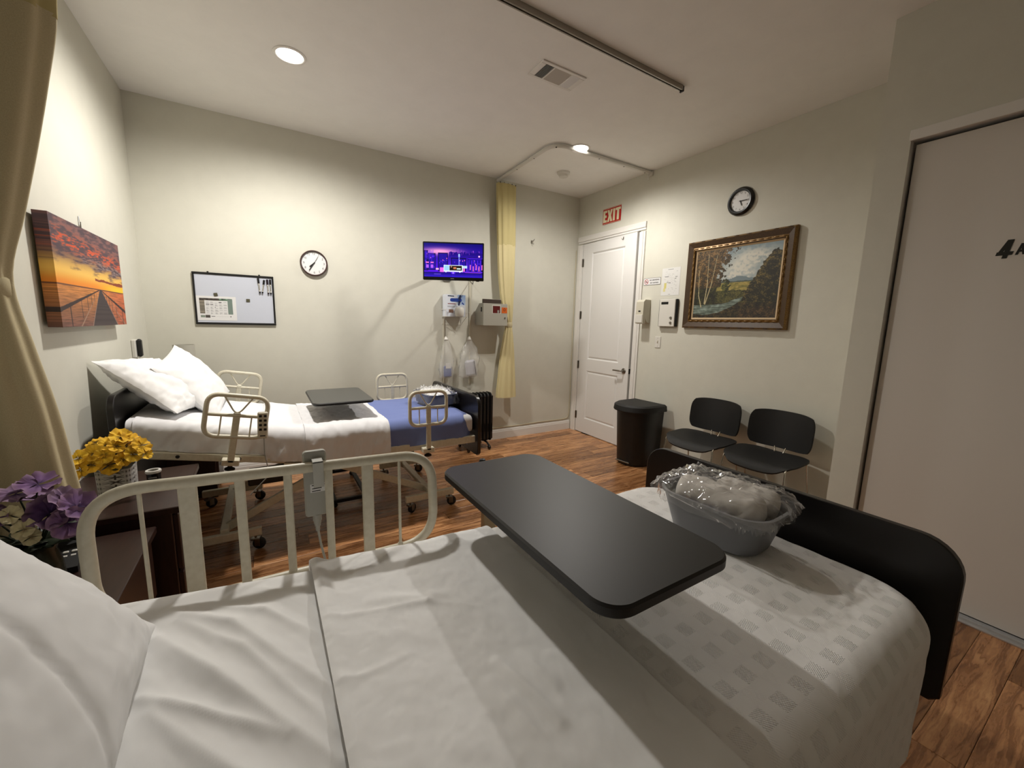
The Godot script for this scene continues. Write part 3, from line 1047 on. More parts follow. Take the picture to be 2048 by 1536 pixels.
# a purple night town with a long lit van, for the television
func tv_image() -> Image:
	var w := 320
	var h := 180
	var im := Image.create(w, h, false, Image.FORMAT_RGB8)
	for y in h:
		for x in w:
			var u := x / 320.0
			var v := y / 180.0
			var c := Color(0.05, 0.02, 0.45).lerp(Color(0.30, 0.05, 0.85), v * 1.4)
			var g := exp(-pow((v - 0.24) * 9.0, 2.0)) * exp(-pow((u - 0.27) * 3.0, 2.0))
			c = c.lerp(Color(1.0, 0.65, 0.85), clampf(g, 0, 1))
			if v > 0.25 + 0.05 * nz(u * 14.0, 3.0) and u > 0.42:
				c = Color(0.10, 0.02, 0.50).lerp(Color(0.34, 0.12, 0.85), clampf((v - 0.3) * 3.0, 0, 1))
			if v > 0.85:
				c = Color(0.06, 0.01, 0.42).lerp(Color(0.22, 0.10, 0.85), clampf((v - 0.85) * 6.0, 0, 1))
			im.set_pixel(x, y, c)
	var r := RandomNumberGenerator.new()
	r.seed = 9
	var put := func(x: float, y: float, ww: float, hh: float, c: Color) -> void:
		im.fill_rect(Rect2i(int(x * w), int(y * h), maxi(1, int(ww * w)), maxi(1, int(hh * h))), c)
	var navy := Color(0.03, 0.01, 0.26)
	var viol := Color(0.36, 0.14, 0.95)
	var pink := Color(0.95, 0.45, 0.80)
	for b in [[0.0, 0.22, 0.07, 0.6], [0.06, 0.3, 0.14, 0.5], [0.24, 0.28, 0.17, 0.56], [0.46, 0.42, 0.26, 0.4], [0.75, 0.40, 0.25, 0.42]]:
		put.call(b[0], b[1], b[2], b[3], navy)
		put.call(b[0] + 0.012, b[1] + 0.03, b[2] - 0.024, b[3] - 0.05, Color(0.13, 0.04, 0.60))
		for k in 9:
			put.call(b[0] + 0.015 + r.randf() * (b[2] - 0.04), b[1] + 0.05 + r.randf() * (b[3] - 0.12), 0.014, 0.035, viol if r.randf() < 0.7 else pink)
	for k in 24:
		put.call(0.43 + r.randf() * 0.55, 0.16 + r.randf() * 0.12, 0.006, 0.03 + 0.05 * r.randf(), Color(0.75, 0.35, 0.9))
	for k in 7:
		put.call(0.02 + 0.022 * k, 0.2 + 0.02 * (k % 3), 0.008, 0.24, viol)
	for k in 5:
		put.call(0.765 + 0.05 * k, 0.48, 0.012, 0.34, viol)
		put.call(0.785 + 0.05 * k, 0.62 + 0.04 * (k % 2), 0.018, 0.16, pink)
	put.call(0.75, 0.42, 0.25, 0.02, viol)
	put.call(0.93, 0.34, 0.03, 0.055, Color(1.0, 0.75, 0.95))
	put.call(0.585, 0.30, 0.03, 0.09, Color(0.65, 0.75, 1.0))
	put.call(0.592, 0.39, 0.016, 0.26, Color(0.5, 0.55, 1.0))
	for q in [[0.03, 0.56], [0.11, 0.56]]:
		put.call(q[0], q[1], 0.055, 0.04, pink)
		put.call(q[0] + 0.005, q[1] + 0.08, 0.045, 0.1, Color(0.7, 0.35, 1.0))
	put.call(0.27, 0.72, 0.07, 0.14, Color(0.9, 0.4, 0.9))
	put.call(0.2, 0.74, 0.05, 0.05, Color(1.0, 0.75, 0.85))
	put.call(0.335, 0.64, 0.33, 0.20, Color(0.92, 0.97, 1.0))
	put.call(0.345, 0.66, 0.085, 0.155, Color(0.60, 0.80, 1.0))
	put.call(0.435, 0.66, 0.215, 0.145, Color(0.10, 0.06, 0.05))
	put.call(0.50, 0.70, 0.05, 0.07, Color(0.75, 0.45, 0.3))
	put.call(0.455, 0.68, 0.025, 0.03, Color(0.8, 0.6, 0.5))
	put.call(0.56, 0.73, 0.07, 0.04, Color(0.85, 0.95, 0.9))
	put.call(0.665, 0.65, 0.075, 0.08, Color(0.75, 0.85, 1.0))
	put.call(0.67, 0.73, 0.03, 0.10, pink)
	for x in [0.36, 0.6]:
		put.call(x, 0.84, 0.025, 0.025, Color(0.85, 0.85, 1.0))
	put.call(0.465, 0.855, 0.07, 0.05, viol)
	put.call(0.49, 0.865, 0.02, 0.03, Color(0.9, 0.8, 1.0))
	put.call(0.485, 0.905, 0.006, 0.09, viol)
	put.call(0.51, 0.905, 0.006, 0.09, viol)
	put.call(0.7, 0.86, 0.28, 0.008, pink)
	put.call(0.17, 0.915, 0.12, 0.012, Color(0.55, 0.45, 1.0))
	return im

func calendar_image() -> Image:
	var im := Image.create(272, 200, false, Image.FORMAT_RGB8)
	im.fill(Color(0.90, 0.90, 0.90))
	var r := RandomNumberGenerator.new()
	r.seed = 3
	for y in 9:
		for x in 15:      # a strip of photographs along the top and the left
			var g := 0.25 + 0.4 * r.randf()
			if y < 2:
				im.fill_rect(Rect2i(20 + x * 15, 18 + y * 9, 15, 9), Color(g * 0.8, g, g * 0.85) if x > 8 else Color(g * 0.55, g * 0.5, g * 0.45))
	for y in 12:
		var g := 0.38 + 0.2 * r.randf()
		im.fill_rect(Rect2i(20, 36 + y * 9, 34, 9), Color(g, g * 0.95, g * 0.85))
	im.fill_rect(Rect2i(212, 22, 34, 126), Color(0.47, 0.53, 0.50))
	for yy in 5:
		for xx in 5:
			var bx0 := 60 + xx * 30
			var by0 := 44 + yy * 22
			im.fill_rect(Rect2i(bx0, by0, 28, 20), Color(0.86, 0.86, 0.86))
			for k in 3:
				if r.randf() < 0.7:
					im.fill_rect(Rect2i(bx0 + 3, by0 + 3 + k * 5, 8 + r.randi() % 16, 2), Color(0.55, 0.55, 0.57))
	for p in [[62, 66, 24], [92, 66, 20], [150, 48, 18], [122, 88, 6]]:
		im.fill_rect(Rect2i(p[0], p[1], p[2], 5), Color(0.15, 0.15, 0.15))
	im.fill_rect(Rect2i(22, 158, 30, 18), Color(0.5, 0.55, 0.5))
	im.fill_rect(Rect2i(54, 156, 32, 22), Color(0.28, 0.26, 0.24))
	im.fill_rect(Rect2i(94, 164, 26, 4), Color(0.2, 0.2, 0.2))
	for k in 9:
		im.fill_rect(Rect2i(128 + k * 12, 166, 8, 2), Color(0.65, 0.65, 0.65))
	im.fill_rect(Rect2i(225, 162, 6, 9), Color(0.25, 0.25, 0.25))
	return im

func notice_image() -> Image:
	var im := Image.create(170, 216, false, Image.FORMAT_RGB8)
	im.fill(Color(0.88, 0.88, 0.87))
	var r := RandomNumberGenerator.new()
	r.seed = 8
	im.fill_rect(Rect2i(55, 10, 50, 4), Color(0.55, 0.55, 0.55))
	for k in 46:
		var g := 0.6 + 0.18 * r.randf()
		im.fill_rect(Rect2i(20 + r.randi() % 125, 28 + r.randi() % 170, 4 + r.randi() % 12, 2), Color(g, g, g))
	for p in [[30, 66, 34], [126, 70, 20], [120, 84, 16], [50, 110, 10], [62, 114, 24]]:
		im.fill_rect(Rect2i(p[0], p[1], p[2], 4), Color(0.35, 0.37, 0.36))
	for p in [[78, 66], [92, 98]]:
		for k in 28:
			var a := TAU * k / 28
			im.set_pixel(p[0] + int(cos(a) * 8), p[1] + int(sin(a) * 11), Color(0.5, 0.5, 0.5))
	im.fill_rect(Rect2i(26, 116, 22, 44), Color(0.84, 0.80, 0.50))
	im.fill_rect(Rect2i(20, 158, 20, 26), Color(0.86, 0.83, 0.58))
	im.fill_rect(Rect2i(70, 205, 20, 3), Color(0.55, 0.55, 0.55))
	return im

func gloves_image() -> Image:
	var w := 180
	var h := 190
	var im := Image.create(w, h, false, Image.FORMAT_RGB8)
	for y in h:
		for x in w:
			var c := Color(0.86, 0.88, 0.92)
			if x > 105 and y < 90:
				c = Color(0.55, 0.66, 0.84).lerp(Color(0.75, 0.82, 0.92), y / 90.0)
			im.set_pixel(x, y, c)
	var blue := Color(0.10, 0.25, 0.62)
	stroke(im, Vector2(52, 46), Vector2(128, 46), 15, 17, blue)
	stroke(im, Vector2(122, 32), Vector2(132, 8), 10, 9, Color(0.07, 0.12, 0.30))
	stroke(im, Vector2(124, 60), Vector2(118, 86), 9, 8, Color(0.07, 0.12, 0.30))
	stroke(im, Vector2(20, 12), Vector2(70, 14), 5, 4, Color(0.12, 0.16, 0.28))
	stroke(im, Vector2(150, 70), Vector2(162, 80), 6, 5, blue)
	im.fill_rect(Rect2i(16, 76, 72, 8), Color(0.55, 0.35, 0.38))
	im.fill_rect(Rect2i(14, 98, 90, 4), Color(0.6, 0.6, 0.62))
	im.fill_rect(Rect2i(14, 106, 70, 4), Color(0.6, 0.6, 0.62))
	im.fill_rect(Rect2i(26, 128, 42, 30), Color(0.50, 0.38, 0.32))
	return im

# ------------------------------------------------------------------ back wall
func back_wall() -> void:
	# whiteboard and what is on it
	var wb := thing("whiteboard", "black-framed whiteboard hanging on the back wall above the far bed", "whiteboard", Vector3(0.6015, 1.572, 0.001))
	part(wb, "board", MB.new().box(Vector3(0, 0, 0.006), Vector3(0.556, 0.406, 0.010)).done(), mat(Color(0.80, 0.82, 0.87), 0.3))
	for s in [-1.0, 1.0]:
		part(wb, "frame_rail", MB.new().box(Vector3(0, s * 0.2035, 0.009), Vector3(0.572, 0.017, 0.018), 0.003).done(), M.black)
		part(wb, "frame_stile", MB.new().box(Vector3(s * 0.2785, 0, 0.009), Vector3(0.014, 0.39, 0.018), 0.003).done(), M.black)
		part(wb, "hanger", MB.new().box(Vector3(s * 0.18, 0.215, 0.004), Vector3(0.012, 0.014, 0.006), 0.001).done(), M.black)
	single("calendar_sheet", "printed month calendar sheet on the lower left of the whiteboard", "calendar", panel(0.27, 0.20, 0.001), image_mat(calendar_image()), Vector3(0.465, 1.493, 0.0125))
	var mg := mat(Color(0.34, 0.33, 0.26), 0.4)
	single("magnet", "small square magnet holding the calendar sheet", "magnet", bx(Vector3(0.026, 0.026, 0.006), 0.002), mg, Vector3(0.464, 1.607, 0.0165), Vector3(0, 0, 0.2), "whiteboard magnets")
	single("magnet", "small square magnet alone in the middle of the whiteboard", "magnet", bx(Vector3(0.028, 0.026, 0.006), 0.002), mg, Vector3(0.688, 1.569, 0.0145), Vector3.ZERO, "whiteboard magnets")
	var caps := [Color(0.03, 0.03, 0.05), Color(0.03, 0.03, 0.03), Color(0.10, 0.03, 0.10), Color(0.06, 0.06, 0.07)]
	var labels := ["marker at the left end of the row on the whiteboard", "black-capped marker leaning second from the left on the whiteboard", "purple-capped marker third from the left on the whiteboard", "marker nearest the right frame of the whiteboard"]
	var ends := [[0.772, 1.764, 0.780, 1.637], [0.816, 1.750, 0.798, 1.638], [0.839, 1.756, 0.843, 1.632], [0.861, 1.758, 0.862, 1.633]]
	for k in 4:
		var e: Array = ends[k]
		var a := Vector3(e[0], e[1], 0.0205)
		var b := Vector3(e[2], e[3], 0.0205)
		var t := thing("marker_pen", labels[k], "marker", Vector3.ZERO, Vector3.ZERO, "marker pens on the whiteboard")
		part(t, "barrel", MB.new().tube([a.lerp(b, 0.35), a.lerp(b, 0.9), b], 0.0065, 10).done(), M.white_plastic)
		part(t, "cap", MB.new().tube([a, a.lerp(b, 0.36)], 0.0082, 10).done(), mat(caps[k], 0.4))
		part(t, "end_plug", MB.new().tube([a.lerp(b, 0.9), b + (b - a) * 0.01], 0.007, 10).done(), mat(caps[k], 0.4))
		part(t, "printing", MB.new().box(Vector3.ZERO, Vector3(0.004, 0.05, 0.001)).done(), M.print_black, a.lerp(b, 0.62) + Vector3(0, 0, 0.0062), Vector3(0, 0, atan2(b.x - a.x, a.y - b.y)))
	wall_clock("brown-rimmed round wall clock right of the whiteboard", Vector3(1.218, 1.931, 0.001), 0.0, 0.116, 0.034, mat(Color(0.23, 0.075, 0.06), 0.35), 7.6, 35.5, 5.0, 0.014)
	television()
	# cable ducts
	single("cable_duct", "long white cable duct running down the wall from the television", "cable duct", MB.new().box(Vector3(2.803, 1.32, 0.008), Vector3(0.022, 1.20, 0.015), 0.004).done(), M.beige_plastic)
	single("cable_duct", "short white cable duct below the glove box", "cable duct", MB.new().box(Vector3(2.487, 1.08, 0.007), Vector3(0.02, 0.76, 0.013), 0.004).done(), M.beige_plastic)
	# wire rack with glove box and cup
	var rk := thing("wire_rack", "white wire wall rack holding the glove box", "rack", Vector3(2.585, 1.485, 0.0))
	var wire := func(p: Array) -> void: part(rk, "wire", MB.new().tube(p, 0.0022, 6).done(), M.white_plastic)
	for y in [0.0, 0.075]:
		wire.call([Vector3(-0.125, y, 0.005), Vector3(-0.125, y, 0.135), Vector3(0.125, y, 0.135), Vector3(0.125, y, 0.005)])
	for k in 7:
		wire.call([Vector3(-0.105 + 0.035 * k, 0, 0.004), Vector3(-0.105 + 0.035 * k, 0, 0.135)])
	for x in [-0.125, 0.125]:
		wire.call([Vector3(x, 0.0, 0.135), Vector3(x, 0.075, 0.135)])
		wire.call([Vector3(x * 0.9, -0.085, 0.004), Vector3(x * 0.9, 0.09, 0.004)])
		wire.call([Vector3(x * 0.9, -0.085, 0.004), Vector3(x, 0.0, 0.12)])
	wire.call([Vector3(-0.115, -0.085, 0.004), Vector3(0.115, -0.085, 0.004)])
	for x in [0.15, 0.165]:
		wire.call([Vector3(0.125, 0.03, 0.10), Vector3(x, 0.055, 0.115), Vector3(x + 0.012, 0.04, 0.12)])
	single("glove_box", "blue and white carton of disposable gloves on the wire rack", "box", panel(0.228, 0.232, 0.095), image_mat(gloves_image()), Vector3(2.585, 1.604, 0.018))
	var cup := MB.new().lathe([Vector2(0.040, 0.0), Vector2(0.047, 0.012), Vector2(0.050, 0.05), Vector2(0.046, 0.085), Vector2(0.036, 0.097), Vector2(0.0, 0.10)], 24)
	single("white_cup", "small white rounded cup standing at the front of the wire rack", "cup", cup.done(), M.white_plastic, Vector3(2.605, 1.4885, 0.165))
	# sharps cabinet
	var sb := thing("sharps_cabinet", "grey wall cabinet with red window and orange sticker beside the curtain", "cabinet", Vector3(3.031, 1.5, 0.0))
	var cab := mat(Color(0.70, 0.69, 0.645), 0.5)
	var pr := poly([0.0, -0.10, 0.0, 0.06, 0.10, 0.143, 0.195, 0.143, 0.195, -0.10])
	part(sb, "body", MB.new().prism(pr, -0.155, 0.155, Transform3D(Basis(Vector3(0, 0, 1), Vector3(0, 1, 0), Vector3(-1, 0, 0)), Vector3(0, 0, 0.001))).done(), cab)
	part(sb, "front_door", MB.new().box(Vector3(0, 0.02, 0.199), Vector3(0.312, 0.246, 0.006), 0.002).done(), cab)
	part(sb, "top_flap", MB.new().box(Vector3(-0.005, 0.168, 0.125), Vector3(0.232, 0.05, 0.012), 0.003).done(), mat(Color(0.26, 0.21, 0.19), 0.4))
	part(sb, "flap_frame", MB.new().box(Vector3(-0.005, 0.167, 0.116), Vector3(0.246, 0.056, 0.008), 0.003).done(), cab)
	part(sb, "window_frame", MB.new().box(Vector3(0.01, 0.078, 0.2025), Vector3(0.112, 0.098, 0.003), 0.001).done(), M.white_plastic)
	part(sb, "window_pane", MB.new().box(Vector3(0.01, 0.078, 0.2045), Vector3(0.094, 0.080, 0.002), 0.0005).done(), mat(Color(0.38, 0.11, 0.11), 0.25))
	part(sb, "window_tag", MB.new().box(Vector3(0.032, 0.055, 0.206), Vector3(0.022, 0.032, 0.001)).done(), M.grey_plastic)
	var sticker := part(sb, "orange_sticker", MB.new().box(Vector3(0.114, 0.072, 0.2028), Vector3(0.072, 0.064, 0.001)).done(), mat(Color(0.86, 0.40, 0.07), 0.6))
	part(sticker, "biohazard_mark", MB.new().lathe([Vector2(0.010, 0.0008), Vector2(0.016, 0.0008)], 12, Vector3.ZERO, Transform3D(Basis(Vector3.RIGHT, PI / 2), Vector3(0.114, 0.078, 0.2028))).done(), mat(Color(0.45, 0.16, 0.03), 0.6))
	part(sb, "lock", MB.new().lathe([Vector2(0.0, 0.006), Vector2(0.009, 0.006), Vector2(0.010, 0.0)], 14, Vector3.ZERO, Transform3D(Basis(Vector3.RIGHT, PI / 2), Vector3(0.122, -0.015, 0.202))).done(), M.steel)
	part(sb, "side_label", MB.new().box(Vector3(-0.1556, 0.075, 0.155), Vector3(0.001, 0.05, 0.03)).done(), M.black_matte)
	# two hanging bags
	hanging_bag("narrow clear plastic bag with blue package hanging on the wall", Vector3(2.495, 1.235, 0.055), 0.43, [0.026, 0.05, 0.068, 0.08, 0.082, 0.078], 21, true)
	hanging_bag("wide clear plastic bag with white bundle hanging beside the long cable duct", Vector3(2.775, 1.235, 0.055), 0.44, [0.026, 0.075, 0.105, 0.118, 0.12, 0.11], 35, false)
	# coat hook
	var hk := thing("wall_hook", "small metal double hook on the back wall near the door", "hook", Vector3(3.625, 2.411, 0.0))
	part(hk, "plate", MB.new().box(Vector3(0, 0, 0.003), Vector3(0.022, 0.034, 0.004), 0.001).done(), M.steel)
	part(hk, "prong", MB.new().tube(rounded([Vector3(0, 0.006, 0.004), Vector3(0.008, 0.012, 0.035), Vector3(0.016, 0.03, 0.04)], 0.012), 0.0035, 8).done(), M.steel)
	part(hk, "prong", MB.new().tube(rounded([Vector3(0, -0.008, 0.004), Vector3(0.004, -0.03, 0.03), Vector3(0.008, -0.022, 0.04)], 0.01), 0.0035, 8).done(), M.steel)
	# corner curtain, tied back
	var cu := thing("privacy_curtain", "yellow privacy curtain tied in the middle against the back wall", "curtain", Vector3(3.2, 0.0, 0.11))
	part(cu, "net_header", bundle([[2.30, 0.008, 0.122, 0.052], [2.6, 0.0, 0.125, 0.052], [2.955, -0.008, 0.128, 0.05]], 9, 1.0, 5), M.net)
	part(cu, "panel", bundle([[0.545, 0.045, 0.140, 0.066], [0.8, 0.048, 0.120, 0.062], [1.1, 0.052, 0.092, 0.058], [1.3, 0.058, 0.060, 0.05], [1.41, 0.060, 0.040, 0.040], [1.5, 0.048, 0.060, 0.05], [1.75, 0.030, 0.092, 0.05], [2.0, 0.016, 0.110, 0.052], [2.31, 0.008, 0.120, 0.052]], 9, 1.0, 6), M.curtain_yellow)
	part(cu, "tie_band", MB.new().lathe([Vector2(0.042, 1.385), Vector2(0.047, 1.40), Vector2(0.047, 1.425), Vector2(0.042, 1.44)], 20, Vector3(0.06, 0, 0)).done(), M.curtain)
	for k in 5:
		part(cu, "carrier", MB.new().tube([Vector3(-0.09 + 0.05 * k, 2.945, 0.02 * (k % 2)), Vector3(-0.085 + 0.05 * k, 2.975, 0.0)], 0.005, 8).done(), M.black)
	# painted-over cable along the baseboard and up beside the door
	var cable := [Vector3(2.94, 0.14, 0.008), Vector3(3.2, 0.146, 0.008), Vector3(3.55, 0.142, 0.008), Vector3(3.8, 0.15, 0.008), Vector3(4.2, 0.147, 0.008), Vector3(4.30, 0.155, 0.008), Vector3(4.322, 0.22, 0.008)]
	for k in 12:
		cable.append(Vector3(4.326 + 0.004 * sin(k * 2.0), 0.35 + 0.185 * k, 0.008))
	single("wall_cable", "thin cream cable lying on the baseboard and climbing beside the door", "cable", MB.new().tube(rounded(cable, 0.05, 3), 0.0045, 6).done(), mat(Color(0.80, 0.76, 0.64), 0.6))

func television() -> void:
	var t := thing("television", "wall-mounted television showing a purple night town scene", "television", Vector3(2.364, 1.9975, 0.56), Vector3(0, -0.507, 0))
	part(t, "casing", MB.new().box(Vector3(0, 0, -0.022), Vector3(0.578, 0.352, 0.036), 0.006).done(), M.black_gloss)
	part(t, "back_housing", MB.new().box(Vector3(0, -0.02, -0.052), Vector3(0.4, 0.24, 0.03), 0.01).done(), M.black_matte)
	part(t, "bezel", MB.new().box(Vector3(0, -0.1625, -0.001), Vector3(0.572, 0.020, 0.006), 0.001).done(), M.black_gloss)
	part(t, "logo", MB.new().box(Vector3(-0.01, -0.1615, 0.0022), Vector3(0.032, 0.0035, 0.0006)).done(), M.grey_plastic)
	part(t, "sensor", MB.new().box(Vector3(0.232, -0.178, -0.012), Vector3(0.03, 0.008, 0.012), 0.002).done(), M.black)
	var sm := mat(Color(0.02, 0.02, 0.02), 0.2)
	sm.emission_enabled = true
	sm.emission_operator = BaseMaterial3D.EMISSION_OP_MULTIPLY
	sm.emission = Color.WHITE
	sm.emission_texture = ImageTexture.create_from_image(tv_image())
	sm.emission_energy_multiplier = 1.15
	sm.texture_repeat = false
	part(t, "screen", panel(0.552, 0.308, 0.001), sm, Vector3(0, 0.008, -0.0035))
	var l := AreaLight3D.new()
	l.name = "screen_light"
	l.area_size = Vector2(0.54, 0.30)
	l.light_color = Color(0.45, 0.30, 1.0)
	l.light_energy = 0.02
	l.area_range = 12.0
	l.area_attenuation = 2.0
	l.shadow_enabled = true
	l.position = Vector3(0, 0.008, 0.012)
	l.rotation = Vector3(0, PI, 0)
	t.add_child(l)
	# folding wall arm (kept in the wall's axes)
	var arm := Node3D.new()
	var inv := Transform3D(Basis(Vector3.UP, -0.507), Vector3(2.364, 1.9975, 0.56)).affine_inverse()
	arm.free()
	var pts := [Vector3(2.52, 1.98, 0.03), Vector3(2.28, 1.98, 0.24), Vector3(2.40, 1.98, 0.49)]
	var loc := []
	for p in pts:
		loc.append(inv * p)
	part(t, "wall_plate", MB.new().box(Vector3.ZERO, Vector3(0.10, 0.22, 0.02), 0.003).done(), M.black_matte, inv * Vector3(2.52, 1.98, 0.012), Vector3(0, 0.507, 0))
	part(t, "arm", MB.new().tube([loc[0], loc[1]], 0.016, 8).tube([loc[1], loc[2]], 0.016, 8).done(), M.black_matte)
	part(t, "tilt_head", MB.new().box(Vector3(0, 0, -0.074), Vector3(0.11, 0.11, 0.014), 0.003).done(), M.black_matte)
	part(t, "power_cord", MB.new().tube(rounded([inv * Vector3(2.60, 1.86, 0.52), inv * Vector3(2.72, 1.83, 0.25), inv * Vector3(2.795, 1.88, 0.03), inv * Vector3(2.80, 1.90, 0.014)], 0.05), 0.004, 6).done(), M.black)

# plastic bag with something in it, hung by its neck
func hanging_bag(label: String, at: Vector3, length: float, widths: Array, sd: int, blue: bool) -> void:
	var t := thing("plastic_bag", label, "bag", at, Vector3.ZERO, "bags on wall hooks")
	var m := MB.new()
	m.smooth()
	var seg := 28
	var rows := 26
	var P := func(i: int, k: int) -> Vector3:
		var s := float(i) / rows
		var f := s * (widths.size() - 1)
		var j := mini(int(f), widths.size() - 2)
		var wv := lerpf(widths[j], widths[j + 1], f - j)
		var a := TAU * k / seg
		var n := fn.get_noise_3d(cos(a) * 1.6 + sd, s * 3.0, sin(a) * 1.6)
		var r := 1.0 + 0.35 * n
		var close := 1.0 if i < rows else 0.55
		return Vector3(cos(a) * wv * r * close + 0.01 * sin(s * 4.0), -s * length + 0.012 * n, clampf(sin(a) * minf(wv * 0.42, 0.04) * r * close, -0.05, 0.1))
	for i in rows:
		for k in seg:
			m.quad(P.call(i, k), P.call(i, (k + 1) % seg), P.call(i + 1, (k + 1) % seg), P.call(i + 1, k))
	part(t, "bag", m.done(), M.bag)
	part(t, "hook", MB.new().tube([Vector3(0, 0.012, -0.053), Vector3(0, 0.008, 0.0), Vector3(0, 0.018, 0.008)], 0.003, 6).done(), M.steel)
	part(t, "knot", MB.new().lathe([Vector2(0.012, -0.01), Vector2(0.026, 0.0), Vector2(0.016, 0.02), Vector2(0.010, 0.035)], 12).done(), M.white_plastic)
	if blue:
		part(t, "package", MB.new().box(Vector3(0.02, -length + 0.075, -0.006), Vector3(0.085, 0.12, 0.035), 0.008).done(), mat(Color(0.27, 0.35, 0.62), 0.6))
		part(t, "package_label", MB.new().box(Vector3(0.022, -length + 0.14, 0.014), Vector3(0.06, 0.06, 0.003), 0.001).done(), M.paper)
	else:
		part(t, "package", MB.new().box(Vector3(-0.015, -length + 0.115, -0.004), Vector3(0.13, 0.18, 0.05), 0.02, Transform3D(Basis(Vector3(0, 0, 1), 0.12), Vector3.ZERO)).done(), mat(Color(0.76, 0.76, 0.80), 0.8))
		part(t, "strap", MB.new().tube([Vector3(0.05, -length + 0.2, 0.028), Vector3(0.072, -length + 0.09, 0.03), Vector3(0.08, -length + 0.03, 0.026)], 0.004, 6).done(), M.black)

# gathered cloth: rows of [height, centre x, half width, half depth]
func bundle(rows: Array, pleats: int, amount: float, sd: int) -> ArrayMesh:
	var m := MB.new()
	m.smooth()
	var seg := pleats * 12
	var n := 44
	var R := func(y: float) -> Array:
		var last := rows.size() - 1
		var k := 0
		while k < last - 1 and y > rows[k + 1][0]:
			k += 1
		var a: Array = rows[maxi(k - 1, 0)]
		var b: Array = rows[k]
		var c: Array = rows[k + 1]
		var d: Array = rows[mini(k + 2, last)]
		var s: float = clampf((y - b[0]) / (c[0] - b[0]), 0, 1)
		return [cubic_interpolate(b[1], c[1], a[1], d[1], s), cubic_interpolate(b[2], c[2], a[2], d[2], s), cubic_interpolate(b[3], c[3], a[3], d[3], s)]
	var y0: float = rows[0][0]
	var y1: float = rows[rows.size() - 1][0]
	var grid := []
	for i in n + 1:
		var y := lerpf(y0, y1, float(i) / n)
		var q: Array = R.call(y)
		var ring := []
		for k in seg:
			var a := TAU * k / seg
			var ph := a * pleats - PI / 2 + 0.9 * sin(a) * sin(a) * fn.get_noise_2d(y * 0.45 + sd, cos(a) * 0.8)
			var f := 1.0 - 0.17 * amount * (0.5 + 0.5 * sin(ph)) + 0.03 * amount * sin(a) * sin(a) * fn.get_noise_3d(cos(a) * 1.5, y * 0.7 + sd, sin(a) * 1.5)
			ring.append(Vector3(q[0] + cos(a) * q[1] * f, y, sin(a) * q[2] * f))
		grid.append(ring)
	for i in n:
		for k in seg:
			var k2 := (k + 1) % seg
			m.quad(grid[i][k], grid[i][k2], grid[i + 1][k2], grid[i + 1][k])
	return m.done()

# ------------------------------------------------------------------ left wall
func left_wall() -> void:
	var cv := thing("canvas_print", "sunset pier canvas print on the left wall", "canvas print", Vector3(0.012, 1.602, 1.262), Vector3(0, PI / 2, 0))
	part(cv, "canvas", panel(0.952, 0.476, 0.045), image_mat(sunset_image(), 0.65))
	part(cv, "stretcher", MB.new().box(Vector3(0, 0, -0.004), Vector3(0.9, 0.43, 0.008)).done(), mat(Color(0.6, 0.5, 0.36), 0.7))
	var nl := thing("picture_hanger", "thin wire picture hanger above the canvas print", "hanger", Vector3(0.0, 1.845, 1.174), Vector3(0, PI / 2, 0))
	part(nl, "wire", MB.new().tube([Vector3(-0.012, 0, 0.003), Vector3(-0.004, 0.078, 0.003), Vector3(0.004, 0.0, 0.003)], 0.0022, 6).done(), M.steel)
	part(nl, "wire", MB.new().tube([Vector3(0.014, 0.0, 0.003), Vector3(0.018, 0.055, 0.003)], 0.0018, 6).done(), M.steel)
	var wp := thing("wall_intercom", "black handset in a white cradle on the left wall by the corner", "intercom", Vector3(0.0, 1.19, 0.44), Vector3(0, PI / 2, 0))
	part(wp, "cradle", MB.new().box(Vector3(0, 0, 0.012), Vector3(0.085, 0.125, 0.022), 0.004).done(), M.white_plastic)
	part(wp, "handset", MB.new().box(Vector3(0.004, 0.004, 0.036), Vector3(0.05, 0.125, 0.026), 0.01).done(), M.black)
	part(wp, "cord", MB.new().tube(rounded([Vector3(0.0, -0.06, 0.014), Vector3(0.0, -0.09, 0.02), Vector3(0.09, -0.06, 0.012), Vector3(0.10, -0.3, 0.012)], 0.02), 0.0025, 6).done(), M.grey_plastic)
	# foreground curtain on the straight track, tied back near the wall
	var cu := thing("privacy_curtain", "cream privacy curtain at the left edge tied back to the wall", "curtain", Vector3(0.0, 0.0, 2.30))
	part(cu, "net_header", bundle([[2.32, 0.160, 0.146, 0.072], [2.64, 0.176, 0.166, 0.075], [2.955, 0.190, 0.182, 0.075]], 8, 0.8, 31), M.net)
	part(cu, "panel", bundle([[0.69, 0.112, 0.108, 0.072], [0.9, 0.104, 0.100, 0.071], [1.11, 0.094, 0.090, 0.068], [1.32, 0.080, 0.073, 0.062], [1.53, 0.069, 0.060, 0.050], [1.73, 0.092, 0.084, 0.062], [1.93, 0.117, 0.107, 0.069], [2.13, 0.140, 0.128, 0.071], [2.33, 0.160, 0.146, 0.072]], 8, 0.7, 32), M.curtain)
	part(cu, "tie_band", MB.new().lathe([Vector2(0.046, 1.46), Vector2(0.056, 1.475), Vector2(0.056, 1.525), Vector2(0.046, 1.54)], 20, Vector3(0.070, 0, 0)).done(), M.curtain)
	part(cu, "tie_hook", MB.new().tube([Vector3(0.004, 1.51, -0.08), Vector3(0.05, 1.515, -0.085), Vector3(0.055, 1.53, -0.085)], 0.004, 6).done(), M.white_plastic)

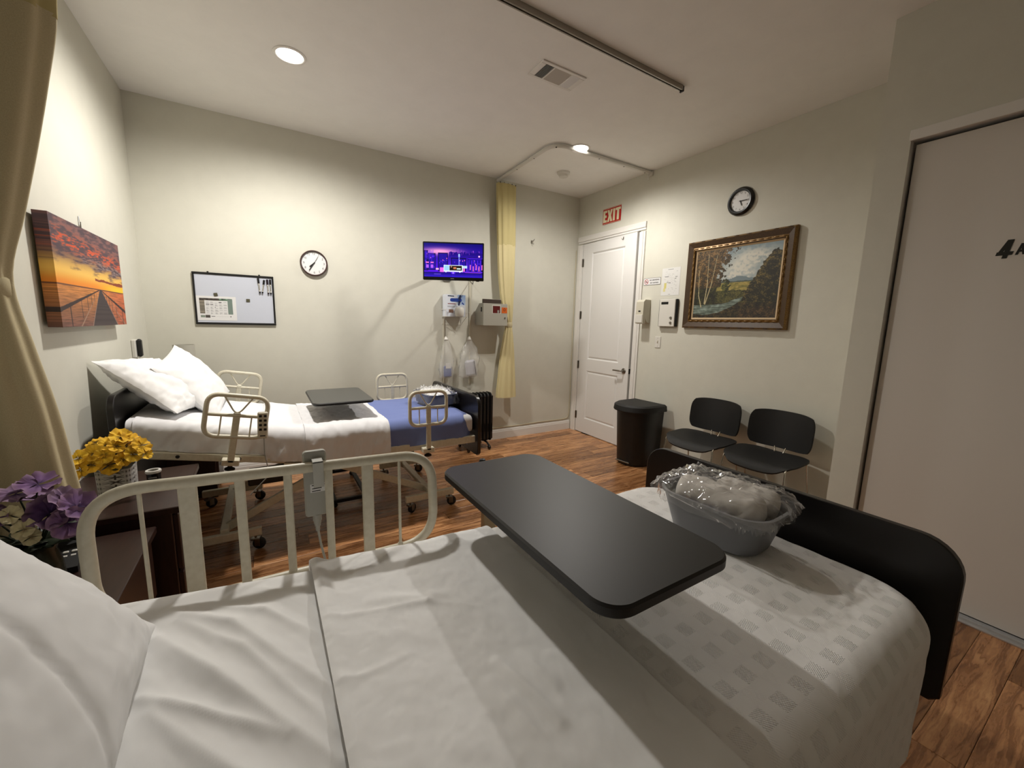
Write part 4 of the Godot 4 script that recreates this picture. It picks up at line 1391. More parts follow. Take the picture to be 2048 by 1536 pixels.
# ------------------------------------------------------------------ ceiling
func ceiling_things() -> void:
	var alu := mat(Color(0.62, 0.60, 0.56), 0.4, 0.6)
	# straight curtain track
	var tr := thing("curtain_track", "straight aluminium curtain track across the ceiling", "curtain track", Vector3(0, H, 2.262))
	var m := MB.new().box(Vector3(1.655, -0.004, 0), Vector3(3.28, 0.006, 0.026), 0.001)
	m.box(Vector3(1.655, -0.018, -0.012), Vector3(3.28, 0.026, 0.003))
	m.box(Vector3(1.655, -0.018, 0.012), Vector3(3.28, 0.026, 0.003))
	m.box(Vector3(1.655, -0.030, -0.008), Vector3(3.28, 0.003, 0.006))
	m.box(Vector3(1.655, -0.030, 0.008), Vector3(3.28, 0.003, 0.006))
	part(tr, "rail", m.done(), alu)
	part(tr, "end_stop", MB.new().box(Vector3(3.298, -0.022, 0), Vector3(0.012, 0.034, 0.03), 0.002).done(), M.black)
	# bent curtain track round the corner
	var cu := thing("curtain_track", "bent white curtain track round the far corner", "curtain track", Vector3(0, H - 0.022, 0))
	var pts := rounded([Vector3(3.135, 0, 0.012), Vector3(3.09, 0, 1.125), Vector3(W - 0.02, 0, 1.135)], 0.16, 14)
	part(cu, "rail", MB.new().tube(pts, 0.017, 8).done(), M.white_plastic)
	part(cu, "wall_bracket", MB.new().box(Vector3(W - 0.012, -0.006, 1.135), Vector3(0.022, 0.05, 0.05), 0.004).done(), M.white_plastic)
	part(cu, "pull_end", MB.new().tube([Vector3(W - 0.05, -0.02, 1.135), Vector3(W - 0.05, -0.08, 1.135)], 0.006, 8).done(), M.white_plastic)
	for p in [Vector3(3.118, 0.004, 0.45), Vector3(3.105, 0.004, 0.78), Vector3(3.13, 0.004, 1.095), Vector3(3.62, 0.004, 1.128), Vector3(3.95, 0.004, 1.13), Vector3(4.25, 0.004, 1.134)]:
		part(cu, "screw", MB.new().box(p + Vector3(0, -0.018, 0), Vector3(0.012, 0.008, 0.012), 0.002).done(), M.black_matte)
	# air vent
	var v := thing("air_vent", "white louvred air vent in the ceiling", "vent", Vector3(2.53, H, 1.884))
	part(v, "frame", MB.new().box(Vector3(0, -0.004, -0.079), Vector3(0.35, 0.008, 0.022), 0.002).box(Vector3(0, -0.004, 0.079), Vector3(0.35, 0.008, 0.022), 0.002).box(Vector3(-0.155, -0.004, 0), Vector3(0.04, 0.008, 0.136), 0.002).box(Vector3(0.155, -0.004, 0), Vector3(0.04, 0.008, 0.136), 0.002).done(), M.trim)
	var duct := MB.new().box(Vector3(0, 0.45, 0), Vector3(0.29, 0.01, 0.156))
	for q in [-1.0, 1.0]:
		duct.box(Vector3(q * 0.14, 0.29, 0), Vector3(0.01, 0.316, 0.156))
		duct.box(Vector3(0, 0.29, q * 0.073), Vector3(0.27, 0.316, 0.01))
	part(v, "duct", duct.done(), mat(Color(0.55, 0.55, 0.54), 0.5, 0.5))
	for x in [-0.07, 0.07]:
		part(v, "divider", MB.new().box(Vector3(x, -0.005, 0), Vector3(0.008, 0.007, 0.138)).done(), M.trim)
	var blade := MB.new().box(Vector3.ZERO, Vector3(0.0012, 0.009, 0.136)).done()
	for k in 6:
		part(v, "louvre", blade, M.grey_plastic, Vector3(-0.126 + 0.0095 * k, -0.0065, 0), Vector3(0, 0, -0.5))
		part(v, "louvre", blade, M.trim, Vector3(0.081 + 0.0095 * k, -0.0065, 0), Vector3(0, 0, 0.9))
	var blade2 := MB.new().box(Vector3.ZERO, Vector3(0.130, 0.009, 0.0012)).done()
	for k in 13:
		part(v, "louvre", blade2, M.trim, Vector3(0, -0.0065, -0.063 + 0.0105 * k), Vector3(0.9, 0, 0))
	# smoke detector
	var sdm := MB.new().lathe([Vector2(0.0, -0.052), Vector2(0.03, -0.052), Vector2(0.046, -0.046), Vector2(0.052, -0.034), Vector2(0.052, -0.026), Vector2(0.056, -0.022), Vector2(0.068, -0.016), Vector2(0.070, 0.0)], 32)
	single("smoke_detector", "round white smoke detector on the ceiling in the far corner", "smoke detector", sdm.done(), M.white_plastic, Vector3(3.626, H - 0.0005, 0.576))

# ------------------------------------------------------------------ beds
# cloth laid over a mattress: u runs along the bed, v across it from the middle; it bends down round the sides and, at xf, the foot
func drape(x0: float, x1: float, v0: float, v1: float, nx: int, nv: int, hw: float, r: float, xf: float, top: Callable, lift: float, wr: Callable, thick: float, uvs := Vector2.ZERO) -> ArrayMesh:
	var P := func(i: float, j: float) -> Vector3:
		var u := lerpf(x0, x1, i)
		var v := lerpf(v1, v0, j)
		var R := r + 0.08                       # plan radius of the corners
		var q := Vector2(maxf(0.0, u - (xf - R)), maxf(0.0, absf(v) - (hw - R)))
		var dist := q.length()
		var d := maxf(0.0, dist - (R - r))
		var a := minf(d / r, PI / 2)
		var drop := r * (1.0 - cos(a)) + maxf(0.0, d - r * PI / 2)
		var dir := Vector2(q.x, q.y * signf(v)) / dist if dist > 1e-6 else Vector2.ZERO
		var out := minf(dist, R - r) + r * sin(a)
		var n := Vector3(dir.x * sin(a), cos(a), dir.y * sin(a))
		var x := minf(u, xf - R) + dir.x * out
		var p := Vector3(x, top.call(x) - drop, clampf(v, -(hw - R), hw - R) + dir.y * out)
		return p + n * (lift + wr.call(u, v, maxf(0.0, d - r)))
	return shell(P, nx, nv, thick, uvs)

# mattress with rounded edges that follows the bend of the bed
func mattress_mesh(x0: float, x1: float, hw: float, t: float, top: Callable) -> ArrayMesh:
	var m := MB.new()
	var rr := MB.rr(2 * hw, t, 0.045, 5)
	var n := 40
	var rings := []
	for i in n + 1:
		var s := float(i) / n
		var x := lerpf(x0, x1, s)
		var e := minf(x - x0, x1 - x)
		var k := 1.0 if e > 0.03 else sqrt(1.0 - pow(1.0 - e / 0.03, 2.0)) * 0.12 + 0.88
		var ring := []
		for p in rr:
			ring.append(Vector3(x, top.call(x) - t / 2 + p.y * k, p.x * (0.96 + 0.04 * k)))
		rings.append(ring)
	m.smooth()
	for i in n:
		for k in rr.size():
			var j := (k + 1) % rr.size()
			m.quad(rings[i][k], rings[i][j], rings[i + 1][j], rings[i + 1][k])
	m.flat()
	for k in range(1, rr.size() - 1):
		m.tri(rings[0][0], rings[0][k + 1], rings[0][k])
		m.tri(rings[n][0], rings[n][k], rings[n][k + 1])
	return m.done()

# filled cushion: width along x, height along y, its belly along z
func pillow_mesh(w: float, h: float, t: float, sd: float, crease := 1.0, groove := []) -> ArrayMesh:
	var m := MB.new()
	var n := 90 if groove.size() else 52
	var S := func(i: int, j: int, side: float) -> Vector3:
		var u := 2.0 * i / n - 1.0
		var v := 2.0 * j / n - 1.0
		u = sin(u * PI / 2) * 0.35 + u * 0.65
		v = sin(v * PI / 2) * 0.35 + v * 0.65
		var x := w / 2 * u * (1.0 - 0.07 * (1.0 - v * v) * u * u)
		var y := h / 2 * v * (1.0 - 0.07 * (1.0 - u * u) * v * v)
		var body := pow(maxf(0.0, 1.0 - u * u), 0.55) * pow(maxf(0.0, 1.0 - v * v), 0.55)
		var rim := 1.0 - body
		var z := t / 2 * body
		z += crease * 0.012 * body * fn.get_noise_2d(u * 1.5 + sd, v * 1.5)
		z += crease * 0.016 * rim * (1.0 - pow(maxf(absf(u), absf(v)), 10.0)) * fn.get_noise_2d(u * 3.0 + v * 2.0 + sd * 2.0, v * 4.0 - u)
		if groove.size() and side > 0:
			z -= 0.007 * ridge(Vector2(x, y), groove[0], groove[1], 0.009) - 0.002 * ridge(Vector2(x - 0.03, y), groove[0], groove[1], 0.03)
		var ed := 0.004 * fn.get_noise_2d(u * 4.0 + sd, v * 4.0 + 9.0)
		return Vector3(x, y, side * z + ed)
	for side in [1.0, -1.0]:
		m.smooth()
		for i in n:
			for j in n:
				var a: Vector3 = S.call(i, j, side)
				var b: Vector3 = S.call(i + 1, j, side)
				var c: Vector3 = S.call(i + 1, j + 1, side)
				var d: Vector3 = S.call(i, j + 1, side)
				if side > 0:
					m.quad(a, d, c, b)
				else:
					m.quad(a, b, c, d)
	return m.done()

func ridge(p: Vector2, a: Vector2, b: Vector2, width: float) -> float:
	var d := b - a
	var t := (p - a).dot(d) / d.length_squared()
	var tc := clampf(t, 0, 1)
	var q := (p - (a + d * tc)).length() / width
	return exp(-q * q) * (0.45 + 0.55 * sin(PI * clampf(tc * 0.9 + 0.05, 0, 1)))

# sharp-topped fold from a to b whose height runs from ha to hb
func crest(p: Vector2, a: Vector2, b: Vector2, width: float, ha: float, hb: float) -> float:
	var d := b - a
	var t := clampf((p - a).dot(d) / d.length_squared(), 0, 1)
	var q := (p - (a + d * t)).length() / width
	return lerpf(ha, hb, t) * exp(-pow(q, 1.4))

func board_mesh(width: float, height: float, thick: float, r: float) -> ArrayMesh:
	# panel standing across the bed: stands on y = 0, middle at z = 0, thickness along x
	var m := MB.new()
	var o := PackedVector2Array()
	for k in 9:
		var a := PI / 2 * k / 8.0
		o.append(Vector2(width / 2 - r + r * cos(a), height - r + r * sin(a)))
	for k in 9:
		var a := PI / 2 + PI / 2 * k / 8.0
		o.append(Vector2(-width / 2 + r + r * cos(a), height - r + r * sin(a)))
	o.append(Vector2(-width / 2, 0.02))
	o.append(Vector2(-width / 2 + 0.02, 0))
	o.append(Vector2(width / 2 - 0.02, 0))
	o.append(Vector2(width / 2, 0.02))
	var t := Transform3D(Basis(Vector3(0, 0, 1), Vector3(0, 1, 0), Vector3(-1, 0, 0)), Vector3.ZERO)
	m.prism(o, -thick / 2 + 0.003, thick / 2 - 0.003, t, true)
	# eased faces
	var inn := PackedVector2Array()
	var c := Vector2(0, height / 2)
	for p in o:
		inn.append(p - (p - c).normalized() * 0.004)
	for s in [-1.0, 1.0]:
		m.smooth()
		for i in o.size():
			var j := (i + 1) % o.size()
			var a := t * Vector3(o[i].x, o[i].y, s * (thick / 2 - 0.003))
			var b := t * Vector3(o[j].x, o[j].y, s * (thick / 2 - 0.003))
			var e := t * Vector3(inn[i].x, inn[i].y, s * thick / 2)
			var f := t * Vector3(inn[j].x, inn[j].y, s * thick / 2)
			if s > 0:
				m.quad(a, e, f, b)
			else:
				m.quad(a, b, f, e)
		m.flat()
		var idx := Geometry2D.triangulate_polygon(inn)
		for i in range(0, idx.size(), 3):
			var p := [t * Vector3(inn[idx[i]].x, inn[idx[i]].y, s * thick / 2), t * Vector3(inn[idx[i + 1]].x, inn[idx[i + 1]].y, s * thick / 2), t * Vector3(inn[idx[i + 2]].x, inn[idx[i + 2]].y, s * thick / 2)]
			m.tri(p[0], p[1], p[2])
	return m.done()

func caster(parent: Node, at: Vector3, turn := 0.0) -> void:
	var c := part(parent, "caster", MB.new().tube([Vector3(0, 0.03, 0), Vector3(0, 0.088, 0)], 0.007, 8).box(Vector3(0.0, 0.066, 0), Vector3(0.05, 0.014, 0.036), 0.003).box(Vector3(0.012, 0.048, 0.019), Vector3(0.03, 0.05, 0.003), 0.001).box(Vector3(0.012, 0.048, -0.019), Vector3(0.03, 0.05, 0.003), 0.001).done(), M.steel, at, Vector3(0, turn, 0))
	var ax := Transform3D(Basis(Vector3.RIGHT, PI / 2), Vector3(0.018, 0.036, 0))
	part(c, "wheel", MB.new().lathe([Vector2(0.0, -0.012), Vector2(0.03, -0.012), Vector2(0.036, -0.007), Vector2(0.036, 0.007), Vector2(0.03, 0.012), Vector2(0.0, 0.012)], 20, Vector3.ZERO, ax).done(), M.black_matte)

# short side rail: rounded loop, cross bar, bent V rod, two thin rods, post with clamp and knob
func half_rail(parent: Node, at: Vector3, turn: float, w: float, h: float, post: float, out: float) -> void:
	var a := w / 2
	var b := h / 2
	var loop := rounded([Vector3(-a, -b, 0), Vector3(a, -b, 0), Vector3(a, b, 0), Vector3(-a, b, 0)], 0.062, 8, true)
	var r := part(parent, "side_rail", MB.new().tube(loop, 0.0125, 12, false).done(), M.cream, at, Vector3(0, 0, turn))
	part(r, "cross_bar", MB.new().tube([Vector3(-a, 0.005, 0), Vector3(a, 0.005, 0)], 0.010, 8).done(), M.cream)
	part(r, "bent_rod", MB.new().tube(rounded([Vector3(-a * 0.5, b, 0), Vector3(0, 0.002, 0), Vector3(a * 0.5, b, 0)], 0.03, 8), 0.0045, 8).done(), M.cream)
	for s in [-1.0, 1.0]:
		part(r, "thin_rod", MB.new().tube([Vector3(s * a * 0.5, 0, 0), Vector3(s * a * 0.5, -b, 0)], 0.004, 8).done(), M.cream)
	part(r, "post", MB.new().box(Vector3(0, -b - post / 2 + 0.07, 0.0), Vector3(0.034, post + 0.14, 0.016), 0.004).done(), M.cream)
	part(r, "clamp", MB.new().box(Vector3(0, -b - post, -out * 0.022), Vector3(0.085, 0.035, 0.06), 0.004).done(), M.cream)
	part(r, "clamp_knob", MB.new().lathe([Vector2(0.0, -0.052), Vector2(0.012, -0.052), Vector2(0.026, -0.046), Vector2(0.026, -0.038), Vector2(0.012, -0.030), Vector2(0.010, -0.016)], 16, Vector3(0, -b - post, -out * 0.02)).done(), M.black)

func far_bed() -> void:
	var B := Vector3(0.10, 0, 1.03)
	var bend := func(x: float) -> float: return 0.2 * (0.5 * ((0.9 - x) + sqrt((0.9 - x) * (0.9 - x) + 0.006)))
	var top := func(x: float) -> float: return 0.715 + bend.call(x)
	var t := thing("hospital_bed", "cream-railed hospital bed by the back wall with a raised head end", "bed", B)
	part(t, "headboard", board_mesh(1.0, 0.72, 0.028, 0.08), M.board, Vector3(0.016, 0.30, 0))
	part(t, "footboard", board_mesh(1.0, 0.465, 0.028, 0.075), M.board, Vector3(2.07, 0.40, 0))
	for s in [-1.0, 1.0]:
		part(t, "side_beam", MB.new().box(Vector3(1.40, 0.530, s * 0.455), Vector3(1.30, 0.055, 0.028), 0.004).done(), M.cream)
		var hb := part(t, "head_beam", MB.new().box(Vector3(-0.41, 0, 0), Vector3(0.80, 0.042, 0.028), 0.004).done(), M.cream, Vector3(0.86, 0.545, s * 0.455), Vector3(0, 0, -0.197))
		for x in [-0.34, -0.62]:
			part(hb, "bolt", MB.new().lathe([Vector2(0.0, 0.004), Vector2(0.007, 0.004), Vector2(0.010, 0.0)], 12, Vector3.ZERO, Transform3D(Basis(Vector3.RIGHT, s * PI / 2), Vector3(x, 0, s * 0.014))).done(), M.black_matte)
	for x in [0.12, 0.5, 0.9, 1.3, 1.7, 2.0]:
		part(t, "cross_slat", MB.new().box(Vector3.ZERO, Vector3(0.04, 0.022, 0.88), 0.003).done(), M.cream, Vector3(x, 0.530 + bend.call(x), 0))
	half_rail(t, Vector3(1.654, 0.820, 0.52), 0.0, 0.268, 0.238, 0.19, 1.0)
	half_rail(t, Vector3(0.534, 0.873, 0.52), -0.175, 0.285, 0.235, 0.15, 1.0)
	half_rail(t, Vector3(1.680, 0.815, -0.53), 0.0, 0.275, 0.238, 0.19, -1.0)
	half_rail(t, Vector3(0.50, 0.882, -0.53), -0.155, 0.280, 0.235, 0.15, -1.0)
	# wheeled leg sets: two feet along the bed, a cross tube and slanting arms
	for e in [[1.705, -1.0, "foot"], [0.42, 1.0, "head"]]:
		var x: float = e[0]
		var d: float = e[1]
		for s in [-1.0, 1.0]:
			part(t, "leg_foot", MB.new().box(Vector3(x, 0.115, s * 0.40), Vector3(0.38, 0.05, 0.032), 0.004).done(), M.cream)
			caster(t, Vector3(x - 0.155, 0.002, s * 0.40), 0.5)
			caster(t, Vector3(x + 0.155, 0.002, s * 0.40), -0.3)
			var arm := MB.new().box(Vector3(0, 0, 0), Vector3(0.86, 0.05, 0.028), 0.004)
			part(t, "lift_arm", arm.done(), M.cream, Vector3(x + d * 0.37, 0.31, s * 0.30), Vector3(0, 0, d * 0.45))
		part(t, "cross_tube", MB.new().box(Vector3(x, 0.145, 0), Vector3(0.045, 0.03, 0.78), 0.004).done(), M.cream)
	part(t, "lift_motor", MB.new().box(Vector3(1.62, 0.43, 0.14), Vector3(0.07, 0.13, 0.09), 0.01).box(Vector3(1.36, 0.42, 0.14), Vector3(0.46, 0.045, 0.05), 0.006).done(), M.black_matte)
	part(t, "control_box", MB.new().box(Vector3(0.66, 0.40, 0.2), Vector3(0.22, 0.08, 0.14), 0.008).done(), M.black)
	# hand control hooked on the near head rail, with its cord
	var pd := thing("hand_control", "white bed hand control with eight dark buttons on the far bed rail", "remote control", Vector3(0.755, 0.815, 1.574), Vector3(0, 0, -0.06))
	part(pd, "body", MB.new().box(Vector3.ZERO, Vector3(0.052, 0.155, 0.022), 0.006).done(), M.beige_plastic)
	for i in 2:
		for j in 4:
			part(pd, "button", MB.new().box(Vector3(-0.011 + 0.023 * i, 0.055 - 0.026 * j, 0.0115), Vector3(0.014, 0.013, 0.002), 0.0005).done(), M.black_matte)
	part(pd, "printing", MB.new().box(Vector3(0.0, -0.06, 0.0112), Vector3(0.026, 0.006, 0.001)).done(), M.black_matte)
	part(pd, "hook", MB.new().box(Vector3(0, 0.045, -0.028), Vector3(0.02, 0.012, 0.036), 0.002).done(), M.beige_plastic)
	part(pd, "cord", MB.new().tube(rounded([Vector3(0.006, -0.077, 0), Vector3(0.01, -0.17, 0.006), Vector3(0.035, -0.3, -0.005), Vector3(-0.06, -0.42, -0.03)], 0.05), 0.003, 6).done(), M.grey_plastic)
	# mattress and bedding
	single("mattress", "white-sheeted mattress on the far bed", "mattress", mattress_mesh(0.05, 2.035, 0.445, 0.145, top), M.sheet_far, B)
	var wf := func(u: float, v: float, d: float) -> float:
		return 0.006 * fn.get_noise_2d(u * 2.4, v * 3.0) + 0.022 * smoothstep(0.0, 0.12, d) * fn.get_noise_2d(u * 6.0 + 3.0, v * 3.0) + 0.009 * absf(fn.get_noise_2d(u * 9.0 + v * 5.0, v * 9.0))
	single("fitted_sheet", "loose white bottom sheet over the head half of the far mattress", "sheet", drape(0.08, 0.66, -0.58, 0.585, 70, 90, 0.452, 0.05, 9.0, top, 0.002, wf, 0.002), M.sheet_far, B)
	var wb := func(u: float, v: float, d: float) -> float:
		return 0.010 + 0.007 * fn.get_noise_2d(u * 3.0 + 20.0, v * 3.0) + 0.02 * smoothstep(0.0, 0.12, d) * absf(fn.get_noise_2d(u * 5.0 + 3.0, v * 2.0))
	single("blue_blanket", "periwinkle blue blanket over the foot of the far bed", "blanket", drape(1.30, 2.10, -0.56, 0.60, 70, 90, 0.452, 0.06, 2.045, top, 0.002, wb, 0.004), M.blue, B)
	var ws := func(u: float, v: float, d: float) -> float:
		return 0.018 + 0.011 * fn.get_noise_2d(u * 3.2 + 50.0, v * 3.5) + 0.022 * smoothstep(0.0, 0.12, d) * absf(fn.get_noise_2d(u * 5.5 + 13.0, v * 2.5)) + 0.006 * fn.get_noise_2d(u * 12.0, v * 8.0)
	single("draw_sheet", "white draw sheet across the middle of the far bed under the table", "sheet", drape(0.875, 1.395, -0.58, 0.62, 80, 110, 0.452, 0.055, 9.0, top, 0.006, ws, 0.004), M.sheet_far, B)
	var wt := func(u: float, v: float, d: float) -> float:
		return 0.014 + 0.008 * fn.get_noise_2d(u * 4.0 + 70.0, v * 4.0) + 0.03 * smoothstep(0.0, 0.12, d) * absf(fn.get_noise_2d(u * 6.0 + 23.0, v * 3.0))
	single("top_sheet", "folded-back white top sheet beside the draw sheet on the far bed", "sheet", drape(0.66, 0.885, -0.58, 0.615, 50, 110, 0.452, 0.055, 9.0, top, 0.003, wt, 0.004), M.sheet_far, B)
	# pillows leaning at the head
	var p1 := single("pillow", "white pillow leaning back against the left wall behind another pillow", "pillow", pillow_mesh(0.68, 0.46, 0.19, 3.0, 1.6), M.pillow, Vector3(0.258, 1.01, 1.04), Vector3.ZERO, "pillows on the far bed")
	p1.basis = lean(0.70, -0.12, -0.12)
	var p2 := single("pillow", "plump white pillow standing in front on the far bed", "pillow", pillow_mesh(0.62, 0.46, 0.17, 8.0, 1.0), M.pillow, Vector3(0.385, 1.0, 0.89), Vector3.ZERO, "pillows on the far bed")
	p2.basis = lean(0.90, -0.17, 0.2)
	far_table()
	# basin in a clear bag at the foot
	var bt := thing("foot_basin", "blue-grey basin with white towels wrapped in clear film on the blue blanket", "basin", Vector3(2.0, 0.752, 1.02), Vector3(0, 0.08, 0))
	part(bt, "basin", tub_mesh(0.26, 0.34, 0.085, 0.05, 0.92), mat(Color(0.30, 0.33, 0.42), 0.45))
	part(bt, "towel", MB.new().slab(0.20, 0.28, 0.05, 0.05, 0.05, 0.02).done(), M.pillow)
	part(bt, "wrapper", crumple_mesh(0.31, 0.39, 0.115, 5), M.film, Vector3(0, 0.002, 0))

# tilted against the head end: lean back by a from flat, then turned and rolled a little
func lean(a: float, turn: float, roll: float) -> Basis:
	var y := Vector3(-cos(a), sin(a), 0)
	var z := Vector3(sin(a), cos(a), 0)
	var b := Basis(Vector3(0, 0, -1), y, z)
	return Basis(Vector3.UP, turn) * b * Basis(Vector3(0, 0, 1), roll)

# open basin standing on y = 0: outer and inner walls and a rolled rim
func tub_mesh(w: float, d: float, h: float, r: float, k: float) -> ArrayMesh:
	var m := MB.new()
	var rings := [[MB.rr(w * k, d * k, r, 6), 0.0], [MB.rr(w, d, r * 1.15, 6), h - 0.008], [MB.rr(w + 0.016, d + 0.016, r * 1.25, 6), h - 0.008], [MB.rr(w + 0.016, d + 0.016, r * 1.25, 6), h], [MB.rr(w - 0.006, d - 0.006, r * 1.1, 6), h], [MB.rr(w * k - 0.006, d * k - 0.006, r, 6), 0.004]]
	for i in rings.size() - 1:
		m.smooth()
		var A: PackedVector2Array = rings[i][0]
		var B: PackedVector2Array = rings[i + 1][0]
		for q in A.size():
			var j := (q + 1) % A.size()
			m.quad(Vector3(A[q].x, rings[i][1], A[q].y), Vector3(A[j].x, rings[i][1], A[j].y), Vector3(B[j].x, rings[i + 1][1], B[j].y), Vector3(B[q].x, rings[i + 1][1], B[q].y))
	m.flat()
	for e in [0, 5]:
		var A: PackedVector2Array = rings[e][0]
		for q in range(1, A.size() - 1):
			m.tri(Vector3(A[0].x, rings[e][1], A[0].y), Vector3(A[q].x, rings[e][1], A[q].y), Vector3(A[q + 1].x, rings[e][1], A[q + 1].y))
	return m.done()

# crumpled film drawn over something w by d by h
func crumple_mesh(w: float, d: float, h: float, sd: int) -> ArrayMesh:
	var P := func(i: float, j: float) -> Vector3:
		var u := 2.0 * i - 1.0
		var v := 2.0 * j - 1.0
		var e := maxf(absf(u), absf(v))
		var dome := 1.0 - pow(e, 7.0)
		var n := absf(fn.get_noise_3d(u * 4.0 + sd, v * 4.0, sd)) + 0.5 * absf(fn.get_noise_3d(u * 9.0 + sd, v * 9.0, 3.0))
		var s := 1.0 + 0.10 * n
		return Vector3(u * w / 2 * s * sqrt(1.0 - 0.18 * v * v), h * dome * (0.86 + 0.35 * n) + 0.012 * n, v * d / 2 * s * sqrt(1.0 - 0.18 * u * u))
	return shell(P, 44, 44, 0.0)

func far_table() -> void:
	var t := thing("overbed_table", "small grey overbed table reaching over the far bed", "overbed table", Vector3(1.238, 0.0, 1.03))
	part(t, "table_top", MB.new().slab(0.392, 0.60, 0.045, 0.852, 0.018, 0.002).done(), M.far_table_top)
	part(t, "edge_band", MB.new().slab(0.398, 0.606, 0.048, 0.849, 0.0185, 0.004).done(), M.black)
	part(t, "bracket", MB.new().box(Vector3(0, 0.795, -0.42), Vector3(0.10, 0.022, 0.44), 0.003).box(Vector3(0, 0.828, -0.22), Vector3(0.10, 0.045, 0.05), 0.003).done(), M.black_matte)
	part(t, "column", MB.new().box(Vector3(0, 0.425, -0.625), Vector3(0.06, 0.74, 0.035), 0.004).done(), M.black_matte)
	var bs := MB.new()
	for x in [-0.06, 0.17]:
		bs.box(Vector3(x, 0.055, -0.30), Vector3(0.032, 0.026, 0.70), 0.003)
	bs.box(Vector3(0.05, 0.055, 0.045), Vector3(0.24, 0.026, 0.03), 0.003)
	bs.box(Vector3(0.05, 0.055, -0.63), Vector3(0.26, 0.026, 0.05), 0.003)
	part(t, "base", bs.done(), M.black_matte)
	for p in [Vector3(-0.06, 0, -0.60), Vector3(0.17, 0, -0.60), Vector3(-0.06, 0, 0.03), Vector3(0.17, 0, 0.03)]:
		part(t, "wheel", MB.new().lathe([Vector2(0.0, -0.01), Vector2(0.018, -0.01), Vector2(0.021, -0.006), Vector2(0.021, 0.006), Vector2(0.018, 0.01), Vector2(0.0, 0.01)], 16, Vector3.ZERO, Transform3D(Basis(Vector3.RIGHT, PI / 2), p + Vector3(0, 0.022, 0))).done(), M.black)

